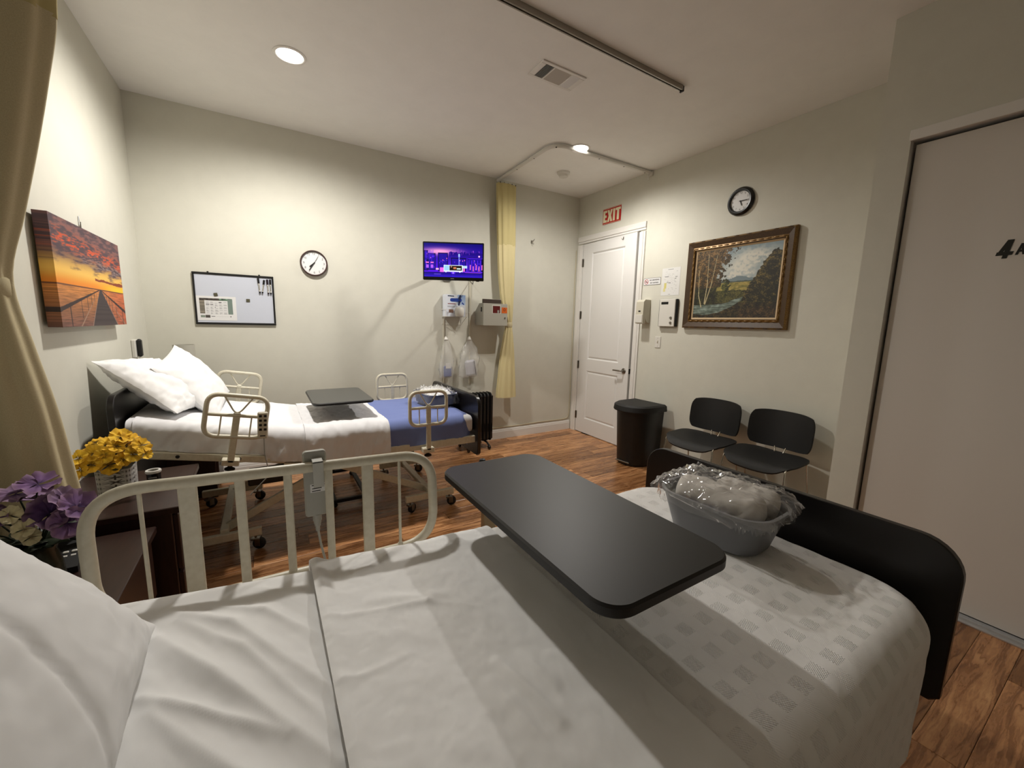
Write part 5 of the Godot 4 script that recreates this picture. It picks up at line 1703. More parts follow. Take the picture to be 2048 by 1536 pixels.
func near_bed() -> void:
	var B := Vector3(0.16, 0, 3.52)
	var top := func(x: float) -> float:
		var k := clampf((1.25 - x) / 1.0, 0.0, 1.2)
		return 0.710 + 0.078 * k * k * (1.6 - 0.6 * k)
	var t := thing("hospital_bed", "large near hospital bed with tall cream side rail and black footboard", "bed", B)
	part(t, "headboard", board_mesh(1.05, 0.76, 0.028, 0.10), M.board, Vector3(0.016, 0.28, 0))
	part(t, "footboard", board_mesh(1.055, 0.475, 0.026, 0.10), M.board, Vector3(2.205, 0.39, -0.02))
	for s in [-1.0, 1.0]:
		part(t, "side_beam", MB.new().box(Vector3(1.10, 0.505, s * 0.455), Vector3(2.14, 0.055, 0.028), 0.004).done(), M.cream)
		for x in [0.25, 1.9]:
			part(t, "leg", MB.new().box(Vector3(x, 0.29, s * 0.40), Vector3(0.05, 0.40, 0.035), 0.004).done(), M.cream)
			caster(t, Vector3(x, 0.002, s * 0.40), 0.4)
	for x in [0.25, 1.9]:
		part(t, "cross_tube", MB.new().box(Vector3(x, 0.13, 0), Vector3(0.04, 0.03, 0.80), 0.004).done(), M.cream)
	for x in [0.3, 0.7, 1.1, 1.5, 1.9]:
		part(t, "cross_slat", MB.new().box(Vector3(x, 0.505, 0), Vector3(0.04, 0.022, 0.88), 0.003).done(), M.cream)
	# tall far-side rail: rounded loop with flat posts, bars and two thin rods
	var rz := -0.568
	var x0 := 0.245
	var x1 := 1.110
	var y0 := 0.658
	var y1 := 1.004
	var loop := rounded([Vector3(x0, y0 + 0.012, rz), Vector3(x1, y0, rz), Vector3(x1 - 0.008, y1 - 0.026, rz), Vector3(x0, y1 + 0.003, rz)], 0.115, 12, true)
	var r := part(t, "side_rail", MB.new().tube(loop, 0.0155, 14, false).done(), M.cream)
	for b in [[0.441, 0.040, 0.016], [0.553, 0.024, 0.012], [0.668, 0.022, 0.012], [0.776, 0.022, 0.012], [0.889, 0.034, 0.016]]:
		var post: bool = b[1] > 0.03
		var lo := 0.52 if post else 0.665
		part(r, "post" if post else "rail_bar", MB.new().box(Vector3(b[0], (lo + 0.998) / 2, rz), Vector3(b[1], 0.998 - lo, b[2]), 0.003).done(), M.cream)
	for x in [0.347, 0.990]:
		part(r, "thin_rod", MB.new().tube([Vector3(x, 0.668, rz), Vector3(x, 0.99, rz)], 0.0050, 8).done(), M.cream)
		part(r, "rod_foot", MB.new().lathe([Vector2(0.009, 0.0), Vector2(0.009, 0.010), Vector2(0.005, 0.016)], 10, Vector3(x, y0 + 0.008, rz)).done(), M.cream)
	for x in [0.441, 0.889]:
		part(r, "bracket", MB.new().box(Vector3(x, 0.53, rz + 0.05), Vector3(0.05, 0.05, 0.12), 0.004).done(), M.cream)
	# hand control hung over the rail
	var pd := thing("hand_control", "grey bed hand control with printed label clipped over the near rail", "remote control", Vector3(1.062 - 0.16, 0.93, 2.925))
	var gp := mat(Color(0.66, 0.66, 0.63), 0.5)
	part(pd, "body", MB.new().slab(0.064, 0.205, 0.010, -0.012, 0.024, 0.004).done(), gp, Vector3.ZERO, Vector3(PI / 2, 0, 0))
	part(pd, "clip", MB.new().box(Vector3(0.004, 0.082, 0.034), Vector3(0.028, 0.004, 0.05), 0.001).box(Vector3(0.004, 0.045, 0.057), Vector3(0.028, 0.078, 0.004), 0.001).done(), mat(Color(0.74, 0.74, 0.71), 0.45))
	var lb := part(pd, "label_sticker", MB.new().box(Vector3(0.004, -0.012, 0.0125), Vector3(0.040, 0.026, 0.001)).done(), M.paper)
	for q in [[-0.008, -0.003, 0.012], [0.020, -0.003, 0.003], [0.0, -0.013, 0.026], [-0.002, -0.021, 0.024]]:
		part(lb, "printing", MB.new().box(Vector3(q[0] + 0.002, q[1], 0.0131), Vector3(q[2], 0.0028, 0.0005)).done(), M.black_matte)
	part(pd, "strain_relief", MB.new().lathe([Vector2(0.006, -0.155), Vector2(0.0065, -0.14), Vector2(0.0085, -0.139), Vector2(0.0085, -0.132), Vector2(0.0105, -0.131), Vector2(0.0105, -0.122), Vector2(0.0125, -0.121), Vector2(0.013, -0.10)], 12).done(), gp)
	part(pd, "cord", MB.new().tube(rounded([Vector3(0, -0.15, 0), Vector3(0.006, -0.2, 0.003), Vector3(0.02, -0.28, 0.02), Vector3(0.03, -0.36, 0.0)], 0.04), 0.0035, 8).done(), gp)
	# mattress, sheets and blanket
	single("mattress", "mattress of the near bed under white sheets", "mattress", mattress_mesh(0.07, 2.125, 0.452, 0.165, func(x: float) -> float: return top.call(x) - 0.004), M.sheet, B)
	# long folds pulled from the pillow corner towards the near edge: start, middle, end, width, height
	var folds := [[0.579, 3.159, 0.70, 3.25, 0.878, 3.529, 0.020, 0.020], [0.60, 3.20, 0.72, 3.33, 0.86, 3.59, 0.014, 0.012], [0.576, 3.244, 0.68, 3.39, 0.857, 3.647, 0.022, 0.024], [0.579, 3.395, 0.66, 3.46, 0.79, 3.57, 0.013, 0.016], [0.60, 3.44, 0.72, 3.60, 0.85, 3.74, 0.022, 0.018], [0.56, 3.55, 0.69, 3.73, 0.82, 3.92, 0.022, 0.020], [0.62, 3.60, 0.75, 3.76, 0.86, 3.86, 0.014, 0.012], [0.658, 3.07, 0.75, 3.12, 0.85, 3.21, 0.018, 0.008], [0.63, 3.15, 0.76, 3.22, 0.87, 3.36, 0.012, 0.010]]
	var wf := func(u: float, v: float, _d: float) -> float:
		var p := Vector2(u + B.x, v + B.z)
		var s := 0.004 * fn.get_noise_2d(u * 3.0, v * 3.0)
		for f in folds:
			var a := Vector2(f[0], f[1])
			var b := Vector2(f[2], f[3])
			var c := Vector2(f[4], f[5])
			s += f[7] * maxf(crest(p, a, b, f[6], 0.5, 1.0), crest(p, b, c, f[6], 1.0, 0.35))
		var across := u * 0.85 - v * 0.53
		var along := u * 0.53 + v * 0.85
		s += 0.0035 * fn.get_noise_2d(across * 11.0, along * 2.2) + 0.0012 * fn.get_noise_2d(across * 34.0, along * 6.0)
		return s * (1.0 - 0.8 * smoothstep(0.32, 0.43, absf(v)))
	single("fitted_sheet", "wrinkled white bottom sheet between the near pillow and the folded sheet", "sheet", drape(0.10, 0.86, -0.57, 0.62, 170, 230, 0.478, 0.06, 9.0, top, 0.003, wf, 0.002), M.sheet, B)
	var wk := func(u: float, v: float, d: float) -> float:
		return 0.004 * fn.get_noise_2d(u * 3.0 + 8.0, v * 3.0) + 0.005 * smoothstep(0.0, 0.2, d) * fn.get_noise_2d(u * 5.0, v * 2.0 + 4.0) + 0.002 * fn.get_noise_2d(u * 12.0 + v * 4.0, v * 8.0)
	single("thermal_blanket", "white thermal blanket with woven squares over the foot of the near bed", "blanket", drape(0.86, 2.30, -0.62, 0.86, 170, 190, 0.488, 0.07, 2.168, top, 0.006, wk, 0.005, Vector2(1.44, 1.48)), M.blanket, B)
	var wd := func(u: float, v: float, d: float) -> float:
		var p := Vector2(u + B.x, v + B.z)
		var s := 0.012 + 0.006 * fn.get_noise_2d(u * 4.0 + 18.0, v * 3.0) + 0.0014 * fn.get_noise_2d(u * 16.0 - v * 6.0, v * 12.0) + 0.005 * crest(p, Vector2(0.90, 3.33), Vector2(1.10, 3.36), 0.010, 0.6, 1.0) + 0.004 * crest(p, Vector2(0.88, 3.52), Vector2(1.02, 3.50), 0.010, 1.0, 0.4) + 0.004 * crest(p, Vector2(0.96, 3.18), Vector2(1.08, 3.10), 0.008, 0.5, 1.0) + 0.004 * crest(p, Vector2(1.10, 3.36), Vector2(1.22, 3.44), 0.010, 1.0, 0.2)
		s += 0.010 * exp(-pow((u - 0.722) / 0.02, 2.0))
		s += 0.011 * ridge(p, Vector2(1.165, 3.60), Vector2(1.20, 3.76), 0.014) + 0.008 * ridge(p, Vector2(1.13, 3.64), Vector2(1.16, 3.84), 0.016) + 0.006 * ridge(p, Vector2(1.22, 3.60), Vector2(1.24, 3.70), 0.012) + 0.006 * ridge(p, Vector2(0.98, 3.30), Vector2(1.16, 3.36), 0.02)
		s += 0.0025 * absf(fn.get_noise_2d(u * 9.0 + 2.0, v * 22.0)) * exp(-(u - 0.70) * 7.0)
		return s + 0.010 * smoothstep(0.0, 0.2, d) * fn.get_noise_2d(u * 5.0 + 9.0, v * 2.0)
	single("folded_sheet", "smooth white folded sheet lying across the middle of the near bed", "sheet", drape(0.706, 1.262, -0.545, 0.72, 130, 220, 0.490, 0.065, 9.0, top, 0.008, wd, 0.008), M.sheet, B)
	var p1 := single("pillow", "big white pillow propped up at the head of the near bed", "pillow", pillow_mesh(0.76, 0.54, 0.24, 14.0, 0.45, [Vector2(0.075, 0.06), Vector2(-0.045, -0.26)]), M.pillow, Vector3(0.405, 0.975, 3.575))
	p1.basis = lean(0.86, 0.05, 0.0)
	near_table()
	wash_basin()

func near_table() -> void:
	var t := thing("overbed_table", "long black overbed table standing across the near bed", "overbed table", Vector3(1.472, 0.0, 3.388))
	part(t, "table_top", MB.new().slab(0.376, 0.796, 0.055, 0.908, 0.0222, 0.0015, Vector3.ZERO, 10).done(), M.table_top)
	part(t, "edge_band", MB.new().slab(0.388, 0.808, 0.061, 0.903, 0.0275, 0.005, Vector3.ZERO, 10).done(), M.black)
	part(t, "bracket", MB.new().box(Vector3(0.04, 0.82, -0.38), Vector3(0.10, 0.024, 0.18), 0.003).box(Vector3(0.04, 0.862, -0.31), Vector3(0.10, 0.08, 0.05), 0.003).done(), M.black_matte)
	var bronze := mat(Color(0.55, 0.49, 0.38), 0.35, 0.5)
	part(t, "column", MB.new().box(Vector3(0.04, 0.445, -0.478), Vector3(0.052, 0.74, 0.034), 0.004).done(), bronze)
	part(t, "height_lever", MB.new().tube([Vector3(-0.02, 0.895, -0.38), Vector3(-0.02, 0.905, -0.415)], 0.006, 8).lathe([Vector2(0.0, -0.014), Vector2(0.012, -0.01), Vector2(0.014, 0.0), Vector2(0.010, 0.012), Vector2(0.0, 0.015)], 14, Vector3(-0.02, 0.918, -0.420)).done(), M.black)
	var bs := MB.new().box(Vector3(-0.045, 0.062, -0.478), Vector3(0.42, 0.03, 0.045), 0.004)
	for x in [-0.23, 0.14]:
		bs.box(Vector3(x, 0.062, -0.22), Vector3(0.04, 0.03, 0.56), 0.004)
	part(t, "base", bs.done(), bronze)
	for p in [Vector3(-0.23, 0, -0.47), Vector3(0.14, 0, -0.47), Vector3(-0.23, 0, 0.03), Vector3(0.14, 0, 0.03)]:
		part(t, "wheel", MB.new().lathe([Vector2(0.0, -0.011), Vector2(0.021, -0.011), Vector2(0.024, -0.007), Vector2(0.024, 0.007), Vector2(0.021, 0.011), Vector2(0.0, 0.011)], 16, Vector3.ZERO, Transform3D(Basis(Vector3.RIGHT, PI / 2), p + Vector3(0, 0.025, 0))).done(), M.black)

func wash_basin() -> void:
	var t := thing("wash_basin", "grey plastic wash basin of towels under clear film on the near bed", "basin", Vector3(2.10, 0.727, 3.50), Vector3(0, 0.06, 0))
	part(t, "basin", tub_mesh(0.255, 0.36, 0.135, 0.075, 0.80), mat(Color(0.44, 0.445, 0.46), 0.42))
	var tm := func(a: Vector3, b: Vector3, r: float, sd: float) -> ArrayMesh:
		var m := MB.new()
		m.smooth()
		var n := 26
		var seg := 22
		var d := (b - a).normalized()
		var sx := d.cross(Vector3.UP).normalized()
		var sy := sx.cross(d)
		var G := []
		for i in n + 1:
			var s := float(i) / n
			var e := sqrt(maxf(0.0, 1.0 - pow(absf(2.0 * s - 1.0), 8.0)))
			var ring := []
			for k in seg:
				var g := TAU * k / seg
				var q := r * e * (1.0 + 0.22 * fn.get_noise_3d(cos(g) * 1.3 + sd, s * 3.0, sin(g) * 1.3) + 0.06 * fn.get_noise_3d(cos(g) * 6.0 + sd, s * 14.0, sin(g) * 6.0))
				ring.append(a.lerp(b, s) + sx * cos(g) * q + sy * sin(g) * q)
			G.append(ring)
		for i in n:
			for k in seg:
				m.quad(G[i][k], G[i + 1][k], G[i + 1][(k + 1) % seg], G[i][(k + 1) % seg])
		return m.done()
	part(t, "rolled_towel", tm.call(Vector3(-0.06, 0.135, -0.13), Vector3(-0.02, 0.125, 0.15), 0.055, 2.0), M.towel)
	part(t, "rolled_towel", tm.call(Vector3(0.05, 0.135, -0.05), Vector3(0.07, 0.13, 0.15), 0.048, 6.0), M.towel)
	part(t, "blue_cloth", MB.new().slab(0.10, 0.16, 0.02, 0.105, 0.012, 0.004, Vector3(-0.07, 0, -0.01)).done(), mat(Color(0.28, 0.30, 0.50), 0.8))
	part(t, "wrapper", crumple_mesh(0.30, 0.405, 0.055, 11), M.film, Vector3(0, 0.128, 0))
	part(t, "wrapper_skirt", skirt_mesh(0.285, 0.385, 0.118, 0.145), M.film)

# loose film hanging down round the rim of the basin
func skirt_mesh(w: float, d: float, y0: float, y1: float) -> ArrayMesh:
	var ring := MB.rr(w, d, 0.09, 10)
	var P := func(i: float, j: float) -> Vector3:
		var f := i * ring.size()
		var k := int(f) % ring.size()
		var p := ring[k].lerp(ring[(k + 1) % ring.size()], f - int(f))
		var n := absf(fn.get_noise_2d(cos(i * TAU) * 9.0, sin(i * TAU) * 9.0 + j * 2.0))
		var q := p * (1.0 + 0.06 * n * (1.0 - j * 0.3))
		return Vector3(q.x, lerpf(y0 - 0.05 * n, y1, j), q.y)
	return shell(P, 132, 6, 0.0)

# ------------------------------------------------------------------ bedside
func bedside() -> void:
	# two dark cabinets side by side along the left wall
	cabinet("dark brown bedside cabinet carrying the yellow flowers", Vector3(0.235, 0, 1.905), 0.44, 0.58, 0.65)
	cabinet("low dark brown bedside cabinet next to the near bed with the telephone", Vector3(0.20, 0, 2.515), 0.37, 0.56, 0.60)
	cabinet("dark bedside cabinet in the far corner under the table lamp", Vector3(0.235, 0, 0.24), 0.40, 0.40, 0.62)
	var lamp := thing("table_lamp", "unlit table lamp with pale cylinder shade in the far corner", "lamp", Vector3(0.243, 0.6205, 0.17))
	part(lamp, "base", MB.new().lathe([Vector2(0.0, 0.0), Vector2(0.055, 0.0), Vector2(0.055, 0.012), Vector2(0.02, 0.03), Vector2(0.016, 0.1), Vector2(0.024, 0.18), Vector2(0.014, 0.28), Vector2(0.008, 0.30), Vector2(0.008, 0.40)], 20).done(), M.white_plastic)
	var sh := cloth_mat(Color(0.80, 0.79, 0.74), noise_tex(0.1, Color(0.85, 0.85, 0.85), Color.WHITE), 8.0)
	sh.backlight_enabled = true
	sh.backlight = Color(0.4, 0.4, 0.36)
	part(lamp, "lamp_shade", MB.new().lathe([Vector2(0.071, 0.33), Vector2(0.069, 0.58), Vector2(0.066, 0.58), Vector2(0.068, 0.33), Vector2(0.071, 0.33)], 32).done(), sh)
	part(lamp, "spider", MB.new().tube([Vector3(-0.067, 0.40, 0), Vector3(0.067, 0.40, 0)], 0.003, 6).done(), M.steel)
	# yellow pansies in a square patterned pot
	var yb := thing("yellow_flowers", "bunch of yellow artificial pansies in a patterned white pot", "flowers", Vector3(0.215, 0.6505, 1.93), Vector3(0, 0.0, 0))
	var pot := mat(Color.WHITE, 0.4)
	pot.albedo_texture = ImageTexture.create_from_image(star_image())
	pot.uv1_scale = Vector3(3, 3, 1)
	part(yb, "pot", pot_mesh(0.118, 0.112, 0.125), pot)
	flowers(yb, Vector3(0, 0.152, -0.01), [[-0.09, 0.045, 0.075, 0.032], [-0.085, 0.0, 0.085, 0.030], [-0.045, 0.055, 0.07, 0.036], [-0.05, 0.015, 0.09, 0.034], [-0.015, 0.045, 0.08, 0.036], [0.0, 0.005, 0.085, 0.042], [-0.01, 0.08, 0.04, 0.036], [0.02, 0.075, 0.06, 0.032], [0.03, 0.10, 0.02, 0.042], [0.06, 0.085, 0.015, 0.038], [0.07, 0.035, 0.065, 0.036], [0.095, 0.06, 0.04, 0.036], [0.105, 0.03, 0.05, 0.030], [0.04, 0.02, 0.08, 0.03], [-0.12, -0.01, 0.06, 0.03], [-0.11, -0.035, 0.07, 0.028], [0.0, 0.07, -0.06, 0.034], [-0.06, 0.08, -0.02, 0.034]], [[0.86, 0.54, 0.045], [0.78, 0.45, 0.03]], [0.05, 0.02, 0.01], 5)
	# small dark glass jar with a white rim
	var jar := thing("candle_jar", "small dark glass jar with a thick white rim beside the patterned pot", "jar", Vector3(0.315, 0.6505, 1.84))
	part(jar, "glass", MB.new().lathe([Vector2(0.0, 0.0), Vector2(0.024, 0.0), Vector2(0.026, 0.004), Vector2(0.026, 0.05), Vector2(0.023, 0.05), Vector2(0.023, 0.008), Vector2(0.0, 0.008)], 24).done(), M.black_gloss)
	part(jar, "rim", MB.new().lathe([Vector2(0.020, 0.050), Vector2(0.028, 0.050), Vector2(0.030, 0.056), Vector2(0.028, 0.062), Vector2(0.020, 0.062), Vector2(0.020, 0.050)], 24).done(), M.white_plastic)
	part(jar, "lettering", MB.new().box(Vector3(0.0, 0.032, 0.0262), Vector3(0.03, 0.006, 0.0006)).done(), M.grey_plastic)
	# purple pansies in a dark green vase
	var pb := thing("purple_flowers", "bunch of purple and cream artificial pansies in a dark vase", "flowers", Vector3(0.20, 0.6005, 2.60))
	part(pb, "vase", MB.new().lathe([Vector2(0.0, 0.0), Vector2(0.038, 0.0), Vector2(0.048, 0.04), Vector2(0.044, 0.10), Vector2(0.036, 0.14), Vector2(0.042, 0.16), Vector2(0.038, 0.16), Vector2(0.03, 0.14), Vector2(0.0, 0.13)], 24).done(), mat(Color(0.06, 0.10, 0.06), 0.25))
	flowers(pb, Vector3(-0.005, 0.185, 0.0), [[-0.09, 0.115, 0.03, 0.05], [-0.06, 0.075, 0.05, 0.048], [-0.02, 0.135, 0.0, 0.046], [0.02, 0.15, -0.01, 0.046], [0.05, 0.075, 0.04, 0.050], [0.075, 0.095, 0.01, 0.046], [0.10, 0.075, 0.02, 0.05], [-0.10, 0.03, 0.06, 0.048], [-0.075, -0.01, 0.07, 0.04], [0.085, 0.045, 0.05, 0.044], [-0.12, 0.07, 0.0, 0.046], [0.0, 0.09, -0.06, 0.046]], [[0.20, 0.11, 0.25], [0.09, 0.045, 0.13], [0.28, 0.18, 0.31]], [0.02, 0.008, 0.05], 19)
	flowers(pb, Vector3(-0.005, 0.185, 0.0), [[-0.015, 0.095, 0.06, 0.024], [0.012, 0.055, 0.075, 0.026], [0.022, 0.03, 0.075, 0.022], [-0.04, -0.015, 0.08, 0.024]], [[0.62, 0.56, 0.34]], [0.25, 0.18, 0.10], 23)
	# desk telephone
	var ph := thing("telephone", "black desk telephone with rows of white keys on the low cabinet", "telephone", Vector3(0.155, 0.6005, 2.42), Vector3(0, 0.1, 0))
	var wedge := poly([-0.08, 0, 0.08, 0, 0.08, 0.02, -0.08, 0.05])
	part(ph, "body", MB.new().prism(wedge, -0.075, 0.075, Transform3D(Basis(Vector3(0, 0, 1), Vector3(0, 1, 0), Vector3(-1, 0, 0)), Vector3.ZERO)).done(), M.black_matte)
	for i in 6:
		for j in 3:
			part(ph, "key", MB.new().box(Vector3.ZERO, Vector3(0.014, 0.005, 0.010), 0.002).done(), M.white_plastic, Vector3(-0.045 + 0.02 * i, 0.038 - 0.018 * j * 0.19 * 2.0, -0.005 + 0.018 * j), Vector3(0.18, 0, 0))
	part(ph, "handset", MB.new().tube(rounded([Vector3(-0.075, 0.06, -0.05), Vector3(-0.045, 0.075, -0.05), Vector3(0.045, 0.075, -0.05), Vector3(0.075, 0.06, -0.05)], 0.02), 0.014, 10).done(), M.black)

func cabinet(label: String, at: Vector3, dx: float, dz: float, h: float) -> void:
	var t := thing("bedside_cabinet", label, "cabinet", at, Vector3.ZERO, "bedside cabinets")
	part(t, "top", MB.new().box(Vector3(0, h - 0.014, 0), Vector3(dx, 0.028, dz), 0.003).done(), M.dark_wood)
	for s in [-1.0, 1.0]:
		part(t, "side_panel", MB.new().box(Vector3(-0.01, (h - 0.028) / 2 + 0.02, s * (dz / 2 - 0.022)), Vector3(dx - 0.04, h - 0.07, 0.02), 0.002).done(), M.dark_wood)
		for q in [-1.0, 1.0]:
			part(t, "foot", MB.new().box(Vector3(q * (dx / 2 - 0.05), 0.018, s * (dz / 2 - 0.04)), Vector3(0.04, 0.036, 0.04), 0.003).done(), M.dark_wood)
	part(t, "back_panel", MB.new().box(Vector3(-dx / 2 + 0.018, h / 2, 0), Vector3(0.012, h - 0.09, dz - 0.066), 0.001).done(), M.dark_wood)
	part(t, "bottom", MB.new().box(Vector3(-0.01, 0.055, 0), Vector3(dx - 0.045, 0.02, dz - 0.068), 0.001).done(), M.dark_wood)
	for k in 2:
		var y := 0.075 + (h - 0.115) * (0.27 + 0.49 * k)
		var d := part(t, "drawer", MB.new().box(Vector3(dx / 2 - 0.022, y, 0), Vector3(0.018, (h - 0.115) * 0.46, dz - 0.07), 0.002).done(), M.dark_wood)
		part(d, "knob", MB.new().lathe([Vector2(0.0, 0.024), Vector2(0.011, 0.022), Vector2(0.013, 0.015), Vector2(0.006, 0.008), Vector2(0.006, 0.0)], 14, Vector3.ZERO, Transform3D(Basis(Vector3(0, 0, 1), -PI / 2), Vector3(dx / 2 - 0.013, y, 0))).done(), M.steel)

# thin dark star lines on white
func star_image() -> Image:
	var n := 96
	var im := Image.create(n, n, false, Image.FORMAT_RGB8)
	im.fill(Color(0.74, 0.73, 0.72))
	var c := Color(0.20, 0.18, 0.17)
	for q in [Vector2(24, 24), Vector2(72, 72), Vector2(72, 24), Vector2(24, 72)]:
		for k in 8:
			var a := TAU * k / 8.0 + (0.4 if q.x != q.y else 0.0)
			stroke(im, q, q + Vector2(cos(a), sin(a)) * 22.0, 2.2, 1.0, c)
	return im

# tapered square pot with rounded corners, picture wrapped round it
func pot_mesh(w: float, k: float, h: float) -> ArrayMesh:
	var m := MB.new()
	var a := MB.rr(k, k, 0.022, 5)
	var b := MB.rr(w, w, 0.024, 5)
	var n := a.size()
	m.smooth()
	for i in n:
		var j := (i + 1) % n
		m.quv(Vector3(a[i].x, 0, a[i].y), Vector3(a[j].x, 0, a[j].y), Vector3(b[j].x, h, b[j].y), Vector3(b[i].x, h, b[i].y), Vector2(float(i) / n * 2.6, 1), Vector2(float(i + 1) / n * 2.6, 1), Vector2(float(i + 1) / n * 2.6, 0), Vector2(float(i) / n * 2.6, 0))
	var c := MB.rr(w - 0.008, w - 0.008, 0.02, 5)
	m.smooth()
	for i in n:
		var j := (i + 1) % n
		m.quv(Vector3(b[i].x, h, b[i].y), Vector3(b[j].x, h, b[j].y), Vector3(c[j].x, h, c[j].y), Vector3(c[i].x, h, c[i].y), Vector2.ZERO, Vector2.ZERO, Vector2.ZERO, Vector2.ZERO)
		m.quv(Vector3(c[i].x, h, c[i].y), Vector3(c[j].x, h, c[j].y), Vector3(c[j].x * 0.9, h - 0.03, c[j].y * 0.9), Vector3(c[i].x * 0.9, h - 0.03, c[i].y * 0.9), Vector2.ZERO, Vector2.ZERO, Vector2.ZERO, Vector2.ZERO)
	m.flat()
	for i in range(1, n - 1):
		m.quv(Vector3(a[0].x, 0, a[0].y), Vector3(a[i].x, 0, a[i].y), Vector3(a[i + 1].x, 0, a[i + 1].y), Vector3(a[i + 1].x, 0, a[i + 1].y), Vector2.ZERO, Vector2.ZERO, Vector2.ZERO, Vector2.ZERO)
		m.quv(Vector3(c[0].x, h - 0.03, c[0].y) * 0.98, Vector3(c[i].x, h - 0.03, c[i].y), Vector3(c[i + 1].x, h - 0.03, c[i + 1].y), Vector3(c[i + 1].x, h - 0.03, c[i + 1].y), Vector2.ZERO, Vector2.ZERO, Vector2.ZERO, Vector2.ZERO)
	return m.done()

# one pansy: five ruffled petals with a dark eye, opening along +z
func pansy(r: float, base: Array, eye: Array, g: RandomNumberGenerator) -> ArrayMesh:
	var m := MB.new()
	var pale := 1.6 if base[2] > 0.1 else 0.5
	var bc := Color(base[0], base[1], base[2])
	var ec := Color(eye[0], eye[1], eye[2])
	for k in 5:
		var ang: float = [90.0, 28.0, 152.0, -62.0, 242.0][k] * PI / 180.0 + g.randf_range(-0.12, 0.12)
		var ph := g.randf() * 6.0
		var big := 1.1 if k == 0 else g.randf_range(0.88, 1.06)
		var cup := g.randf_range(-0.15, 0.35)
		var tone := g.randf_range(0.86, 1.12)
		m.smooth()
		var P := func(i: int, j: int) -> Vector3:
			var t := i / 6.0
			var s := j / 8.0 * 2.0 - 1.0
			var a := ang + s * 0.86 * (0.55 + 0.45 * t)
			var rad := r * big * t * (1.0 - 0.14 * s * s) + 0.04 * r * t * sin(s * 9.0 + ph)
			return Vector3(cos(a) * rad, sin(a) * rad, r * (cup * t * t + 0.13 * t * t * sin(s * 7.0 + ph) + 0.04 * (k % 3)))
		for i in 6:
			for j in 8:
				for q in [[i, j], [i + 1, j], [i + 1, j + 1], [i, j], [i + 1, j + 1], [i, j + 1]]:
					var t: float = q[0] / 6.0
					var mark := clampf((0.5 - t) * 3.2, 0, 1) * (1.0 if k != 0 else 0.45) * (0.6 + 0.4 * absf(cos(q[1] * 1.6)))
					m.st.set_color((bc * tone).lerp(Color(bc.r * 0.5 + 0.3, bc.g * 0.6 + 0.2, bc.b * 0.6 + 0.18), clampf((t - 0.7) * pale, 0, 1)).lerp(ec, mark))
					m.st.add_vertex(P.call(q[0], q[1]))
	return m.done()

func flowers(parent: Node3D, c: Vector3, list: Array, cols: Array, eye: Array, sd: int) -> void:
	var g := RandomNumberGenerator.new()
	g.seed = sd
	var pm := mat(Color.WHITE, 0.75, 0.0, 0.3)
	pm.vertex_color_use_as_albedo = true
	var stem := mat(Color(0.10, 0.16, 0.05), 0.6)
	var leafm := mat(Color(0.09, 0.14, 0.04), 0.55)
	var kinds := []
	for k in 6:
		kinds.append(pansy(1.0, cols[k % cols.size()], eye, g))
	var i := 0
	for f in list:
		var p := c + Vector3(f[0], f[1], f[2])
		var d := (Vector3(f[0] * 0.8, maxf(f[1], 0.0) + 0.02, f[2]) + Vector3(0.02, 0.0, 0.05)).normalized()
		var fl := part(parent, "flower", kinds[i % 6], pm, p)
		var right := Vector3.UP.cross(d).normalized()
		fl.basis = Basis(right, d.cross(right), d) * Basis(Vector3(0, 0, 1), g.randf_range(-0.5, 0.5)) * Basis.from_scale(Vector3.ONE * f[3])
		part(parent, "stem", MB.new().tube(rounded([c + Vector3(f[0] * 0.1, -0.03, f[2] * 0.1), c + Vector3(f[0] * 0.5, maxf(f[1], 0) * 0.5 + 0.02, f[2] * 0.5), p], 0.03, 4), 0.0022, 5).done(), stem)
		i += 1
	var leaf := shell(func(u: float, v: float) -> Vector3:
		var s := v * 2.0 - 1.0
		var w := sin(PI * pow(u, 0.8)) * (1.0 + 0.12 * sin(u * 30.0))
		return Vector3(s * 0.30 * w, u, -0.25 * u * u - 0.12 * absf(s) * w), 10, 4, 0.01)
	for k in 12:
		var a := TAU * k / 12 + g.randf() * 0.4
		var lf := part(parent, "leaf", leaf, leafm, c + Vector3(cos(a) * 0.02, -0.01, sin(a) * 0.02))
		var out := Vector3(cos(a), g.randf_range(0.1, 0.9), sin(a)).normalized()
		var right := out.cross(Vector3.UP).normalized()
		lf.basis = Basis(right, out, right.cross(out)) * Basis.from_scale(Vector3.ONE * g.randf_range(0.06, 0.095))

# ------------------------------------------------------------------ things on the floor
func floor_things() -> void:
	oil_heater()
	trash_can()
	chair("black stacking chair with chrome legs next to the trash can", Vector3(4.02, 0, 2.175))
	chair("black stacking chair with chrome legs nearest the closet", Vector3(4.02, 0, 2.715))

